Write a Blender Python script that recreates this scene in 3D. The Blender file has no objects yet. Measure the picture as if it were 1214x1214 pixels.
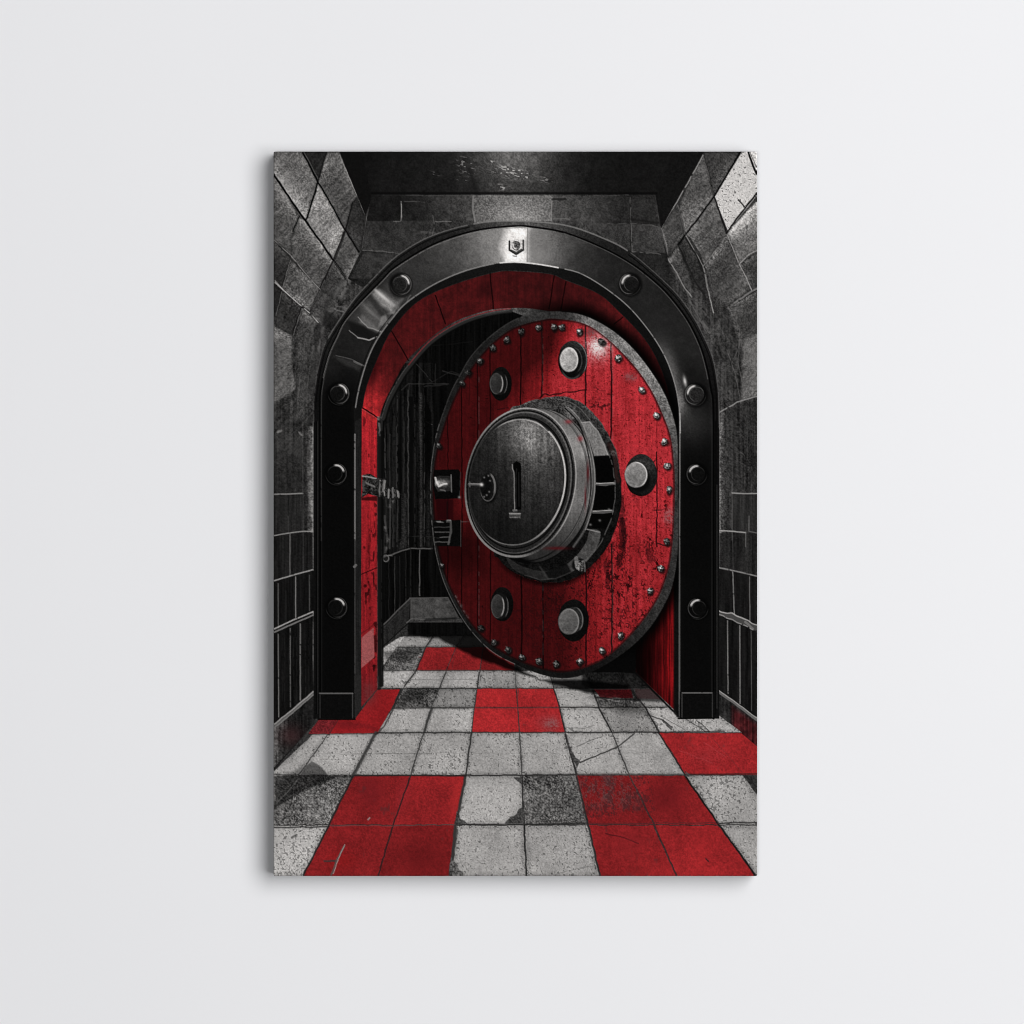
import bpy, math
import numpy as np

# ------------------------------------------------------------------ scale
# one unit of the drawing = one pixel of the photograph; the canvas is 60 x 90 cm
S = 0.00105                       # metres per unit
CX, CY = 607.0, 607.0             # centre of the view
DEPTH = 0.036                     # how far the canvas front stands off the wall
scn = bpy.context.scene

# ------------------------------------------------------------------ camera
DIST = 7.0
cam_d = bpy.data.cameras.new("camera")
cam = bpy.data.objects.new("camera", cam_d)
scn.collection.objects.link(cam)
cam.location = (0, -DEPTH - DIST, 0)
cam.rotation_euler = (math.radians(90), 0, 0)
cam_d.sensor_width = 36
cam_d.lens = 36 * DIST / (1214 * S)
cam_d.clip_end = 100
scn.camera = cam

# ------------------------------------------------------------------ world, lamp, exposure
world = bpy.data.worlds.new("World")
scn.world = world
world.use_nodes = True
bg = world.node_tree.nodes["Background"]
bg.inputs[0].default_value = (0.98, 0.99, 1.0, 1)
bg.inputs[1].default_value = 0.05

L = 11.0                           # one big soft window-like lamp, well to the right
tx0, tx1, ty0, ty1 = 0.15, 1.24, -0.42, 0.94
ld = bpy.data.lights.new("soft_lamp", 'AREA')
ld.shape = 'ELLIPSE'
ld.size = (tx1 - tx0) * L
ld.size_y = (ty1 - ty0) * L
ld.energy = 1580 * (11 / 9) ** 2
ld.color = (1.0, 0.995, 0.995)
lamp = bpy.data.objects.new("soft_lamp", ld)
scn.collection.objects.link(lamp)
lamp.location = ((tx0 + tx1) / 2 * L, -L, (ty0 + ty1) / 2 * L)
lamp.rotation_euler = (math.radians(90), 0, 0)

fd = bpy.data.lights.new("fill_lamp", 'AREA')        # weak fill added beside the camera to lift the canvas's left shadow
fd.shape = 'DISK'
fd.size = 0.8
fd.energy = 84
fill = bpy.data.objects.new("fill_lamp", fd)
scn.collection.objects.link(fill)
fill.location = (-0.5, -7, -0.2)
fill.rotation_euler = (math.radians(90), 0, 0)

scn.view_settings.view_transform = 'Standard'
scn.view_settings.look = 'None'
scn.view_settings.exposure = 0
scn.view_settings.gamma = 1
scn.view_settings.use_curve_mapping = False
scn.render.engine = 'CYCLES'
scn.cycles.filter_width = 1.0


def wx(x):
    return (x - CX) * S


def wz(y):
    return (CY - y) * S


# ================================================================== PAINTER
# The picture printed on the canvas, drawn with numpy: every grid vertex of the
# flat print gets one ink colour.
K = 1.25
PX0, PX1, PY0, PY1 = 325.6, 896.4, 180.9, 1037.3
W = int(round((PX1 - PX0) * K)) + 1
H = int(round((PY1 - PY0) * K)) + 1
f4 = np.float32
GX = np.linspace(PX0, PX1, W).astype(f4)
GY = np.linspace(PY0, PY1, H).astype(f4)
XX, YY = np.meshgrid(GX, GY)
img = np.zeros((H, W, 3), f4) + 0.06
ids = np.zeros((H, W), np.int16)
FULL = (slice(0, H), slice(0, W))
WARM = np.array([1.0, 0.985, 0.972], f4)
_tab = {}


def vnoise(u, v, seed):
    if seed not in _tab:
        _tab[seed] = np.random.default_rng(seed).random((256, 256)).astype(f4)
    T = _tab[seed]
    iu = np.floor(u).astype(np.int32)
    iv = np.floor(v).astype(np.int32)
    fu = (u - iu).astype(f4)
    fv = (v - iv).astype(f4)
    fu = fu * fu * (3 - 2 * fu)
    fv = fv * fv * (3 - 2 * fv)
    a, b, c, d = iu & 255, (iu + 1) & 255, iv & 255, (iv + 1) & 255
    return (T[c, a] * (1 - fu) + T[c, b] * fu) * (1 - fv) + (T[d, a] * (1 - fu) + T[d, b] * fu) * fv


def nz(sx, sy, seed, ang=0.0):
    if ang:
        ca, sa = math.cos(ang), math.sin(ang)
        u, v = XX * ca + YY * sa, -XX * sa + YY * ca
    else:
        u, v = XX, YY
    return vnoise(u / sx + 17.3, v / sy + 9.1, seed)


def sm(a, b, x):
    t = np.clip((x - a) / (b - a), 0, 1)
    return t * t * (3 - 2 * t)


def unit(n):
    return (n - n.mean()) / (n.std() + 1e-6)


FINE = .5 * unit(nz(1.15, 1.15, 1) + 0.6 * nz(2.1, 2.1, 2))             # grit
MED = .75 * unit(nz(4, 4, 3) + 0.6 * nz(9, 9, 4))
BIG = unit(nz(22, 22, 5) + 0.6 * nz(50, 50, 6))
VERT = .7 * unit(nz(1.6, 26, 7) + 0.8 * nz(3.2, 60, 8))               # brushed, upright
HORZ = unit(nz(20, 1.8, 9))
DIAG = unit(nz(1.7, 14, 10, 0.75))
DIAG2 = unit(nz(1.7, 14, 11, -0.75))
WOBX = .5 * unit(nz(6, 6, 12))
WOBY = .5 * unit(nz(6, 6, 13))
SPECK = nz(1.45, 1.45, 14)
SPECK2 = nz(2.3, 2.0, 15)
SCUF = .55 * nz(1.15, 1.5, 41) + .45 * nz(2.6, 4.5, 42)                  # small scuffs
SCUF = (SCUF - SCUF.min()) / (SCUF.max() - SCUF.min())
BLOT = unit(nz(3, 5, 16) + 0.9 * nz(7, 12, 17) + 0.7 * nz(16, 24, 18))


def win(x0, y0, x1, y1):
    a = max(0, int((x0 - PX0) * K) - 1)
    b = min(W, int((x1 - PX0) * K) + 3)
    c = max(0, int((y0 - PY0) * K) - 1)
    d = min(H, int((y1 - PY0) * K) + 3)
    return (slice(c, max(c, d)), slice(a, max(a, b)))


def spl(pts, n=8, closed=False):
    """Catmull-Rom through the points"""
    P = np.array(pts, float)
    m = len(P)
    out = []
    for i in range(m if closed else m - 1):
        p1, p2 = P[i], P[(i + 1) % m]
        p0 = P[(i - 1) % m] if (closed or i > 0) else p1
        p3 = P[(i + 2) % m] if (closed or i + 2 < m) else p2
        for t in np.arange(n) / n:
            out.append(0.5 * (2 * p1 + (p2 - p0) * t + (2 * p0 - 5 * p1 + 4 * p2 - p3) * t * t
                              + (3 * p1 - p0 - 3 * p2 + p3) * t ** 3))
    if not closed:
        out.append(P[-1])
    return [tuple(q) for q in out]


def segd(X, Y, ax, ay, bx, by):
    dx, dy = bx - ax, by - ay
    t = np.clip(((X - ax) * dx + (Y - ay) * dy) / (dx * dx + dy * dy + 1e-9), 0, 1)
    return np.hypot(X - ax - t * dx, Y - ay - t * dy), t


def sdf(pts, pad=6, wob=0.0):
    """signed distance (negative inside) of a polygon over its window"""
    P = np.array(pts, f4)
    sl = win(P[:, 0].min() - pad, P[:, 1].min() - pad, P[:, 0].max() + pad, P[:, 1].max() + pad)
    X, Y = XX[sl], YY[sl]
    if wob:
        X = X + wob * WOBX[sl]
        Y = Y + wob * WOBY[sl]
    d = np.full(X.shape, 1e9, f4)
    ins = np.zeros(X.shape, bool)
    n = len(P)
    for i in range(n):
        ax, ay = P[i]
        bx, by = P[(i + 1) % n]
        q, _ = segd(X, Y, ax, ay, bx, by)
        np.minimum(d, q, out=d)
        if ay != by:
            c = (ay > Y) != (by > Y)
            ins ^= c & (X < (bx - ax) * (Y - ay) / (by - ay) + ax)
    return sl, np.where(ins, -d, d)


def put(sl, m, col, a=1.0):
    """blend a colour in; greys are 0..255 numbers or arrays"""
    if isinstance(col, tuple):
        col = np.array(col, f4) / 255
    else:
        col = np.asarray(col, f4)
        if col.ndim < 3:
            col = col[..., None] * WARM / 255
        else:
            col = col / 255
    m = (m * a)[..., None]
    img[sl] = img[sl] * (1 - m) + col * m


def rgb(base, k):
    return np.asarray(base, f4) * np.asarray(k, f4)[..., None]


def cov(d, soft=0.55):
    return np.clip(0.5 - d / (2 * soft), 0, 1)


def poly(pts, col, a=1.0, soft=0.55, wob=0.0, pid=None, tex=None):
    sl, d = sdf(pts, pad=4 + soft * 2, wob=wob)
    m = cov(d, soft)
    c = col(sl, d) if callable(col) else col
    put(sl, m, c, a)
    if pid is not None:
        ids[sl][m > 0.5] = pid
    return sl, d


def line(pts, w, col, a=1.0, soft=0.5, wob=0.0, dash=0.0, seed=0, taper=False, clip=None):
    P = np.array(pts, f4)
    pad = w + 3 + soft * 2
    sl = win(P[:, 0].min() - pad, P[:, 1].min() - pad, P[:, 0].max() + pad, P[:, 1].max() + pad)
    X, Y = XX[sl], YY[sl]
    if wob:
        X = X + wob * WOBX[sl]
        Y = Y + wob * WOBY[sl]
    d = np.full(X.shape, 1e9, f4)
    n = len(P)
    for i in range(n - 1):
        q, t = segd(X, Y, P[i, 0], P[i, 1], P[i + 1, 0], P[i + 1, 1])
        if taper:
            s = (i + t) / (n - 1)
            q = q + w * 0.5 * np.abs(2 * s - 1) ** 1.5
        np.minimum(d, q, out=d)
    m = cov(d - w / 2, soft)
    if dash:
        m = m * sm(dash - 0.15, dash + 0.15, vnoise(X / 4 + seed, Y / 4 + 3 * seed, 21))
    if clip is not None:
        m = m * clip[sl]
    put(sl, m, col, a)


def ell(cx, cy, rx, ry, ang=0.0, pad=5, wob=0.0):
    """approximate signed distance of an ellipse, plus local unit coordinates"""
    r = max(rx, ry) + pad
    sl = win(cx - r, cy - r, cx + r, cy + r)
    X, Y = XX[sl] - cx, YY[sl] - cy
    if wob:
        X = X + wob * WOBX[sl]
        Y = Y + wob * WOBY[sl]
    ca, sa = math.cos(ang), math.sin(ang)
    u, v = X * ca + Y * sa, -X * sa + Y * ca
    q = np.hypot(u / rx, v / ry) + 1e-6
    g = np.hypot(u / rx ** 2, v / ry ** 2) / q + 1e-6
    return sl, (q - 1) / g, u / rx, v / ry


def oval(cx, cy, rx, ry, col, ang=0.0, a=1.0, soft=0.55, pid=None, wob=0.0):
    sl, d, u, v = ell(cx, cy, rx, ry, ang, 5 + 2 * soft, wob)
    m = cov(d, soft)
    put(sl, m, col(sl, d, u, v) if callable(col) else col, a)
    if pid is not None:
        ids[sl][m > 0.5] = pid
    return sl, d


def ring(cx, cy, rx, ry, w, col, ang=0.0, a=1.0, arc=None, soft=0.5):
    """outline of an ellipse, faded round the direction arc=(centre, halfwidth) in radians"""
    sl, d, u, v = ell(cx, cy, rx, ry, ang, 5 + w)
    m = cov(np.abs(d) - w / 2, soft)
    if arc:
        t = np.arctan2(v, u) - arc[0]
        t = np.abs((t + np.pi) % (2 * np.pi) - np.pi)
        m = m * (1 - sm(arc[1] * 0.55, arc[1], t))
    put(sl, m, col, a)


def glow(cx, cy, rx, ry, col, a, ang=0.0, grit=0.0, clip=None, p=2.0):
    r = max(rx, ry) * 2.6
    sl = win(cx - r, cy - r, cx + r, cy + r)
    X, Y = XX[sl] - cx, YY[sl] - cy
    ca, sa = math.cos(ang), math.sin(ang)
    q = np.hypot((X * ca + Y * sa) / rx, (-X * sa + Y * ca) / ry)
    m = np.exp(-q ** p)
    if grit:
        m = np.clip(m * (1 + grit * FINE[sl]), 0, 1)
    if clip is not None:
        m = m * clip[sl]
    put(sl, m, col, a)


def texg(g, fine=0.0, med=0.0, big=0.0, vert=0.0, diag=0.0, diag2=0.0, horz=0.0):
    """grey whose grain is a share of its own value"""
    def f(sl, *_):
        k = 1 + fine * FINE[sl] + med * MED[sl] + big * BIG[sl] + vert * VERT[sl] \
            + diag * DIAG[sl] + diag2 * DIAG2[sl] + horz * HORZ[sl]
        return (g(sl) if callable(g) else g) * np.clip(k, 0.15, 3)
    return f


NAMES = ['printed_backdrop']


def pid(name):
    NAMES.append(name)
    return len(NAMES) - 1


# ---------------------------------------------------------------- outlines
OUT = spl([(372, 852), (372, 640), (372, 500), (372.5, 470), (379, 429), (389, 401), (415.3, 361), (437, 336), (470, 304), (511, 280),
           (562, 265.4), (608, 262), (670, 267), (720, 284.5), (748, 300), (778, 325), (803.5, 350), (822, 376),
           (834, 398.5), (844, 422), (849.6, 449), (852.3, 488), (852.5, 640), (852.5, 852)], 6)
RIM = spl([(379.5, 852), (379.5, 640), (379.3, 500), (380.7, 459), (389, 422), (399, 399), (412.5, 374.5), (453, 331.6), (470, 315.5),
           (513, 290), (562, 273.7), (610, 268), (635, 269.6), (670, 276), (715, 294), (748, 312), (772, 330), (793, 350), (815, 379),
           (830, 409), (838, 435.4), (843, 462), (845.7, 490), (846, 640), (846, 852)], 6)
PIN = spl([(420.5, 852), (420.5, 640), (420.5, 500), (421.5, 483), (427, 455), (436.7, 424), (448, 401), (464.7, 378), (483, 358),
           (519.4, 334.6), (562, 318), (610, 310.7), (670, 319), (699.5, 330), (739, 358), (767, 389), (788, 422),
           (800, 455), (805.5, 488), (806, 515), (805.5, 640), (805.5, 852)], 6)
REDO = spl([(428, 838), (428, 640), (428.5, 500), (430, 482), (435, 457), (448, 424), (464.7, 391), (494.7, 358), (536, 338),
            (585, 323.3), (610, 321.4), (651, 324.7), (670, 332), (709, 348), (734, 369.5), (762, 399), (778.6, 425.5),
            (790, 455), (797, 488), (799, 505), (800, 640), (800, 842)], 6)
REDI = spl([(447, 816), (447, 640), (446.7, 510), (450, 494), (456.5, 475), (468, 452), (480, 430.5), (501, 409), (534, 384),
            (572, 369.5), (603.5, 365.4), (638, 367), (690, 380), (740, 425), (770, 480), (770, 640), (754, 797)], 6)
HOLE = spl([(452, 812), (452, 640), (452.5, 510), (456, 496), (462, 477), (474, 454), (486, 436), (513, 406), (546, 385), (579, 373.5),
            (612, 369), (638, 370), (690, 384), (736, 428), (765, 480), (765, 640), (752, 795)], 6)
DOOR = spl([(660, 369), (628, 372.8), (603.6, 382.7), (579, 400.8), (559, 422), (546, 443.7), (534, 466.7), (521, 503),
            (514.8, 530), (511.5, 556), (510.6, 580), (511.4, 608), (514.7, 641), (519, 664), (527.8, 693), (544, 726),
            (562.4, 752), (585.4, 773.7), (616.7, 790), (644.7, 800.5), (668, 804), (688, 801), (713.5, 790.6), (745.7, 769),
            (771, 743.5), (790.6, 711), (799, 686), (803.5, 650), (804.5, 590), (804, 530), (801, 503), (790, 470), (773.7, 442),
            (752, 414), (726, 391), (693, 373.7)], 5, True)
FACE = spl([(658, 378), (640, 380), (623, 384), (605, 391), (585, 405.8), (565.7, 427), (551, 448.6), (537, 475), (525, 508),
            (517.5, 535), (514, 560), (513, 585), (514, 612), (517, 641), (522, 664), (531, 692), (547, 723), (565, 748),
            (588, 769), (618, 785), (645, 794), (668, 797), (696, 790.6), (724, 775.7), (756, 743.5), (780, 709), (792.8, 673),
            (797.5, 640), (799.5, 600), (799.5, 560), (795, 518), (782, 483), (768.7, 457), (749, 430.5), (721, 402.5), (693, 384)], 5, True)

# ================================================================ side wall, left
p_left = pid('printed_side_wall')
p_right = pid('printed_side_wall')
p_ceil = pid('printed_ceiling')
p_back = pid('printed_back_wall')
ids[:, :int((607 - PX0) * K)] = p_left
ids[:, int((607 - PX0) * K):] = p_right
put(FULL, np.ones((H, W), f4), 40 * np.clip(1 + 0.18 * FINE + 0.15 * MED, 0.2, 2))

# stretches of plastered wall between the slanting tiles and the panelling
poly([(320, 330), (440, 330), (385, 410), (373, 470), (373, 690), (320, 690)],
     texg(lambda sl: 52 - 16 * sm(430, 560, YY[sl]) - 8 * sm(520, 600, YY[sl]), fine=.26, med=.1, big=.08, diag=.1, vert=.2))
T1 = dict(fine=.2, med=.06, big=.06, diag=.07)


def block(pts, g, hi=(), tex=T1):
    """one stone of the side walls: hi = (edge number, gain, reach), light caught along an edge"""
    def f(sl, d):
        k = 1.12 * texg(g, **tex)(sl)
        for e, gain, reach in hi:
            gain *= 1.35
            q, t = segd(XX[sl], YY[sl], *pts[e], *pts[(e + 1) % len(pts)])
            k = k + gain * np.exp(-q / reach) * np.clip(1 + .5 * FINE[sl], .2, 2) * (.55 + .45 * np.sin(np.pi * t))
        return k * (1 - .25 * sm(-2.5, -.3, d))
    poly(pts, f, wob=.5)



for pts, g, hi in [
    ([(324, 178), (359, 180), (377, 216), (362.5, 261), (324, 206)], 80, ((3, 90, 9), (1, 16, 6))),
    ([(359, 180), (387, 180), (377, 216)], 30, ()),
    ([(387, 180), (402, 180), (424, 233), (418, 240), (409, 271), (377, 216)], 70, ((5, 26, 8), (1, 20, 5))),
    ([(424, 233), (433, 254), (430, 280), (426.5, 300), (409, 271), (418, 240)], 40, ((3, 14, 6),)),
    ([(377, 217), (409, 272), (395, 307), (362.5, 262)], 108, ((3, 30, 8), (1, 14, 8))),
    ([(409, 273), (426.7, 300), (412, 332), (395, 307)], 58, ((1, 44, 5), (3, 26, 5))),
    ([(324, 207), (354, 256), (345, 285), (345, 303), (324, 284)], 68, ((0, 50, 8),)),
    ([(354, 256), (362.5, 263), (395, 308), (379, 343), (345, 305), (345, 285)], 66, ((1, 84, 7), (0, 40, 5))),
    ([(395, 308), (412, 333), (400, 356), (379, 343)], 54, ((0, 30, 5),)),
    ([(324, 285), (344, 307), (334.5, 343), (324, 334)], 42, ((0, 30, 4),)),
    ([(344, 307), (379, 343), (367.5, 370), (334.5, 344)], 66, ((2, 46, 8), (0, 26, 6))),
    ([(324, 335), (334.5, 345), (327, 376), (324, 376)], 34, ()),
    ([(334.5, 345), (358, 364), (346, 398), (326, 385), (327, 374)], 46, ((0, 26, 5),)),
    ([(358, 365), (376, 381), (366, 420), (348, 404)], 58, ((0, 40, 6),)),
    ([(379, 343), (400, 356), (385, 395), (376, 381), (367.5, 370)], 58, ((3, 30, 6),)),
    ([(324, 386), (346, 398), (346, 430), (352, 462), (324, 478)], 76, ((0, 40, 14),)),
    ([(352, 400), (366, 420), (362, 500), (350, 500)], 54, ((0, 20, 6),)),
]:
    block(pts, g, hi)
glow(343, 232, 30, 8, 128, .5, ang=0.95, grit=.5)
glow(372, 283, 26, 6, 118, .35, ang=0.98, grit=.5)
glow(345, 210, 10, 16, 105, .4, grit=.5)
for pts, w, g, a in [
    ([(324, 206), (340, 230), (362.5, 262), (395, 308), (412, 333)], 2.2, 6, .95),
    ([(359, 181), (377, 216), (393, 243), (408.6, 272), (426.7, 300)], 1.7, 8, .9),
    ([(377, 216), (370, 240), (362.5, 261)], 2, 6, .95),
    ([(387, 181), (377, 216)], 1.2, 12, .7),
    ([(418, 240), (410, 271), (395, 307)], 1.2, 10, .75),
    ([(408, 276), (404, 288), (397, 306)], 3.5, 22, .7),
    ([(395, 308), (378, 345)], 1.3, 10, .8),
    ([(355, 256), (347, 274)], 1.6, 12, .8),
    ([(357.7, 365), (348, 390), (346, 404)], 1.1, 14, .7),
    ([(384, 332), (367.5, 369.5)], 1.2, 14, .7),
]:
    line(pts, w, g, a, wob=.35)
for pts, w, g, a in [
    ([(326, 205), (345, 234), (362, 258)], .8, 150, .55),
    ([(325, 285), (345, 303), (362, 324), (379, 343)], 1.1, 130, .7),
    ([(402.5, 184), (418, 220), (433, 254)], 1, 140, .75),
    ([(361, 181), (377, 212)], .8, 120, .5),
    ([(441, 237), (435, 257), (430, 294), (421, 312), (412, 330)], 1.2, 110, .6),
    ([(421, 312), (413, 328)], 1.8, 160, .7),
    ([(326, 335), (345, 352), (368, 372), (377, 382)], 1.2, 165, .85),
    ([(344, 308), (335, 342)], .8, 120, .6),
    ([(334, 346), (327, 374)], .9, 110, .6),
    ([(358, 366), (346, 402)], .8, 115, .55),
    ([(385, 332), (369, 366)], .8, 105, .5),
    ([(405, 280), (395, 306)], .8, 120, .45),
    ([(326, 333), (335, 343)], 1.2, 160, .7),
    ([(426, 300), (412, 330)], .8, 100, .5),
    ([(396, 310), (411, 331)], .7, 110, .5),
]:
    line(pts, w, g * 1.1, a, wob=.3, dash=.14)
line([(395, 348), (389, 362), (381, 392), (377, 420), (370, 455)], 9, 52, .45, soft=4)
line([(362, 400), (356, 440), (353, 480)], 1, 95, .5, wob=.6, dash=.35)
line([(372, 410), (366, 440), (363, 475)], 1.5, 88, .4, wob=.6, dash=.4)
line([(383, 398), (378, 410), (374, 425)], 2.5, 110, .45, wob=.8, dash=.5)
line([(404, 338), (396, 352)], 3, 95, .5, soft=1.5, wob=.8)
line([(412, 340), (404, 354)], 3, 105, .5, soft=1.5, wob=.8)
line([(398, 362), (412, 366)], 2, 105, .5, wob=.8)
line([(330, 512), (345, 511), (362, 515)], 3, 150, .6, wob=1.2, dash=.5, soft=1)
poly([(334, 514), (362, 516), (359, 545), (340, 540)], 85, .3, soft=5)
for q in [((430, 300), (418, 322), (408, 340)), ((426, 316), (414, 336)), ((420, 318), (404, 346), (396, 360)), ((409, 342), (396, 366), (388, 386)), ((400, 352), (388, 378), (380, 404)),
          ((392, 366), (382, 392), (376, 424)), ((413, 326), (400, 348)), ((386, 350), (374, 378)), ((372, 384), (366, 412))]:
    line(q, 2.6, 96, .42, soft=1.2, wob=1.4, dash=.32)
line([(416, 328), (404, 350)], 4, 128, .4, soft=2, wob=1, dash=.25)
poly([(386, 368), (402, 378), (394, 392), (382, 386)], 20, .6, soft=1.5)
line([(396, 366), (412, 372)], 1.4, 120, .6, wob=.8)
for q in [((328, 410), (345, 404)), ((328, 424), (346, 420)), ((329, 438), (347, 434)), ((330, 452), (348, 450)), ((334, 400), (340, 470)), ((342, 402), (347, 462)), ((328, 395), (336, 470))]:
    line(q, 1.6, 118, .35, soft=.8, wob=1.6, dash=.45)
for y in range(392, 478, 4):
    line([(327, y + 6), (347, y)], .8, 116 if y % 8 else 40, .35, wob=1.2, dash=.42, seed=y)
glow(334, 420, 8, 34, 92, .35, grit=.5)
# plain lower stretch and panelling
poly([(320, 540), (359, 540), (359, 585), (320, 585)], texg(40, fine=.2, vert=.12, med=.1), .8, soft=3)
poly([(320, 586), (371, 586), (371, 631), (320, 635)], texg(34, fine=.15, vert=.16))
poly([(359, 505), (371.5, 505), (371.5, 680), (359, 690)], texg(lambda sl: 38 + 62 * sm(362, 371, XX[sl]), fine=.3, vert=.2, med=.15), .9, soft=1)
poly([(320, 635), (371, 631), (371, 676), (320, 690)], texg(26, fine=.15, vert=.2), .92)
poly([(320, 690), (376, 674), (378, 728), (320, 748)], texg(20, fine=.15, vert=.22))
poly([(320, 750), (376, 727), (378, 822), (320, 864)], texg(17, fine=.15, vert=.25))
for pts, w, g, a in [
    ([(325, 586), (359, 585)], 1.6, 135, .85), ([(359, 500), (359, 586)], 1, 80, .6), ([(359.5, 587), (359.5, 678)], 1, 70, .6),
    ([(341.5, 612), (342, 633)], .9, 75, .6), ([(325, 635), (342, 632), (344, 632)], 1.4, 140, .85),
    ([(345, 631.5), (359, 630), (371, 630)], 1.4, 150, .8), ([(343.7, 632), (343.7, 683)], 1.3, 105, .8),
    ([(325, 688.5), (350, 681), (371, 675.5)], 1.6, 150, .9), ([(371.3, 500), (371.5, 676)], 1.1, 120, .6),
    ([(329.8, 692), (330, 744)], 1.2, 95, .8), ([(350.5, 684), (350.5, 732)], 1.4, 120, .85), ([(366.8, 682), (367, 724)], 1.1, 90, .7),
    ([(339, 700), (339, 738)], .7, 40, .7),
    ([(325, 745.5), (350, 734), (373, 724.5)], 1.6, 165, .9), ([(325, 749.5), (350, 738.5), (373, 728.5)], 1.8, 130, .8),
    ([(371.5, 726), (373.5, 731)], 2.5, 150, .8),
    ([(329.8, 752), (330.5, 850)], 1.3, 110, .85), ([(344, 745), (344.3, 838)], 1.2, 100, .85), ([(356, 740), (356, 830)], 1.7, 120, .8),
    ([(372, 730), (371.5, 780), (373, 820)], 1.8, 120, .7),
]:
    line(pts, w, g, a, wob=.14, dash=.06)
for x in (334, 337, 348, 351.5, 362, 366):
    line([(x, 756), (x + .5, 832)], .7, 38, .6, wob=.4, dash=.35)
# skirting
poly([(324, 864), (374, 822), (376, 854), (324, 912)],
     texg(lambda sl: 26 + 50 * sm(350, 326, XX[sl]) + 18 * sm(368, 375, XX[sl]), fine=.25, vert=.25, med=.12))
glow(345, 872, 14, 12, (74, 40, 42), .45)
line([(324, 861.5), (350, 840), (374, 819)], 4.2, 96, .95, wob=.3)
line([(324, 859.5), (350, 838.5), (374, 817.5)], 1, 165, .8, wob=.3)
line([(324, 864), (350, 842.5), (374, 821.5)], 1, 135, .7, wob=.3)
line([(375, 822), (376, 850)], 2, 60, .8)
line([(324, 912), (350, 884), (376, 855)], 1.3, 14, .9)

# ================================================================ side wall, right
poly([(775, 330), (900, 290), (900, 700), (852, 700), (852, 480), (835, 400)],
     texg(lambda sl: 50 - 14 * sm(500, 640, YY[sl]), fine=.24, med=.1, big=.08, diag2=.06, vert=.2))
for pts, g, hi in [
    ([(834, 180), (877, 180), (847, 232), (835, 190)], 42, ((1, 30, 10),)),
    ([(834, 185), (847, 234), (812, 279), (804, 247), (822, 206)], 66, ((1, 40, 10), (4, 20, 6))),
    ([(784, 270), (804, 240), (812, 279), (804, 290), (792, 306), (788, 290)], 50, ((5, 26, 5), (2, 20, 6))),
    ([(847, 234), (862, 278), (834, 315), (812, 279)], 76, ((2, 26, 6), (3, 18, 8))),
    ([(812, 281), (834, 316), (840, 350), (822, 340), (804, 291)], 40, ((0, 22, 5),)),
    ([(804, 291), (822, 338), (812, 345), (792, 307)], 58, ((3, 46, 6),)),
    ([(834, 316), (862, 279), (876.5, 313), (890, 342), (862, 362), (845, 352)], 54, ((0, 50, 7), (2, 22, 6), (3, 26, 6))),
    ([(862, 277), (899, 236), (899, 297), (876.5, 313)], 84, ((0, 130, 7),)),
    ([(876.5, 314), (899, 299), (899, 342), (891, 343)], 44, ((0, 40, 4), (3, 30, 5))),
    ([(862, 364), (899, 344), (899, 400), (880, 420)], 46, ((0, 36, 8), (3, 24, 8))),
    ([(880, 400), (899, 395), (899, 468), (878, 476)], 86, ((3, -10, 6),)),
]:
    block(pts, g, hi)
poly([(880, 180), (899, 178), (899, 230), (863, 274), (847, 233)],
     lambda sl, d: 196 * np.clip(1 + .06 * FINE[sl] - .5 * sm(.76, .88, SPECK[sl]), .2, 1.2))
poly([(888, 180), (899, 178), (899, 208)], texg(205, fine=.2))
line([(887.5, 181), (891.5, 193), (897.5, 207)], 2.4, 8, .95, wob=.3)
line([(890, 181), (894, 192), (898, 199)], 1.2, 60, .7, wob=.5)
line([(897, 229), (884, 246), (873, 260), (862, 276)], 2.2, 8, .95, wob=.4)
line([(876, 237), (880, 242), (883, 246)], 1.8, 30, .85, wob=.4)
glow(880, 262, 22, 5, 165, .65, ang=-.85, grit=.4)
glow(886, 330, 12, 4, 110, .4, ang=-.5, grit=.4)
for pts, w, g, a in [
    ([(877, 181), (862, 207), (847, 232.5), (830, 256), (812, 279), (804, 290)], 2, 7, .9),
    ([(847, 234), (862, 278)], 1.6, 16, .8), ([(842, 215), (846, 230)], 1.4, 16, .6),
    ([(804, 247), (812, 278)], 1.2, 20, .7),
    ([(816, 283), (828, 302), (834, 320)], 6, 22, .7),
    ([(897, 344), (871, 360)], 1.2, 14, .8), ([(804, 291), (822, 330), (836, 352)], 2, 24, .7),
]:
    line(pts, w, g, a, wob=.4)
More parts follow.
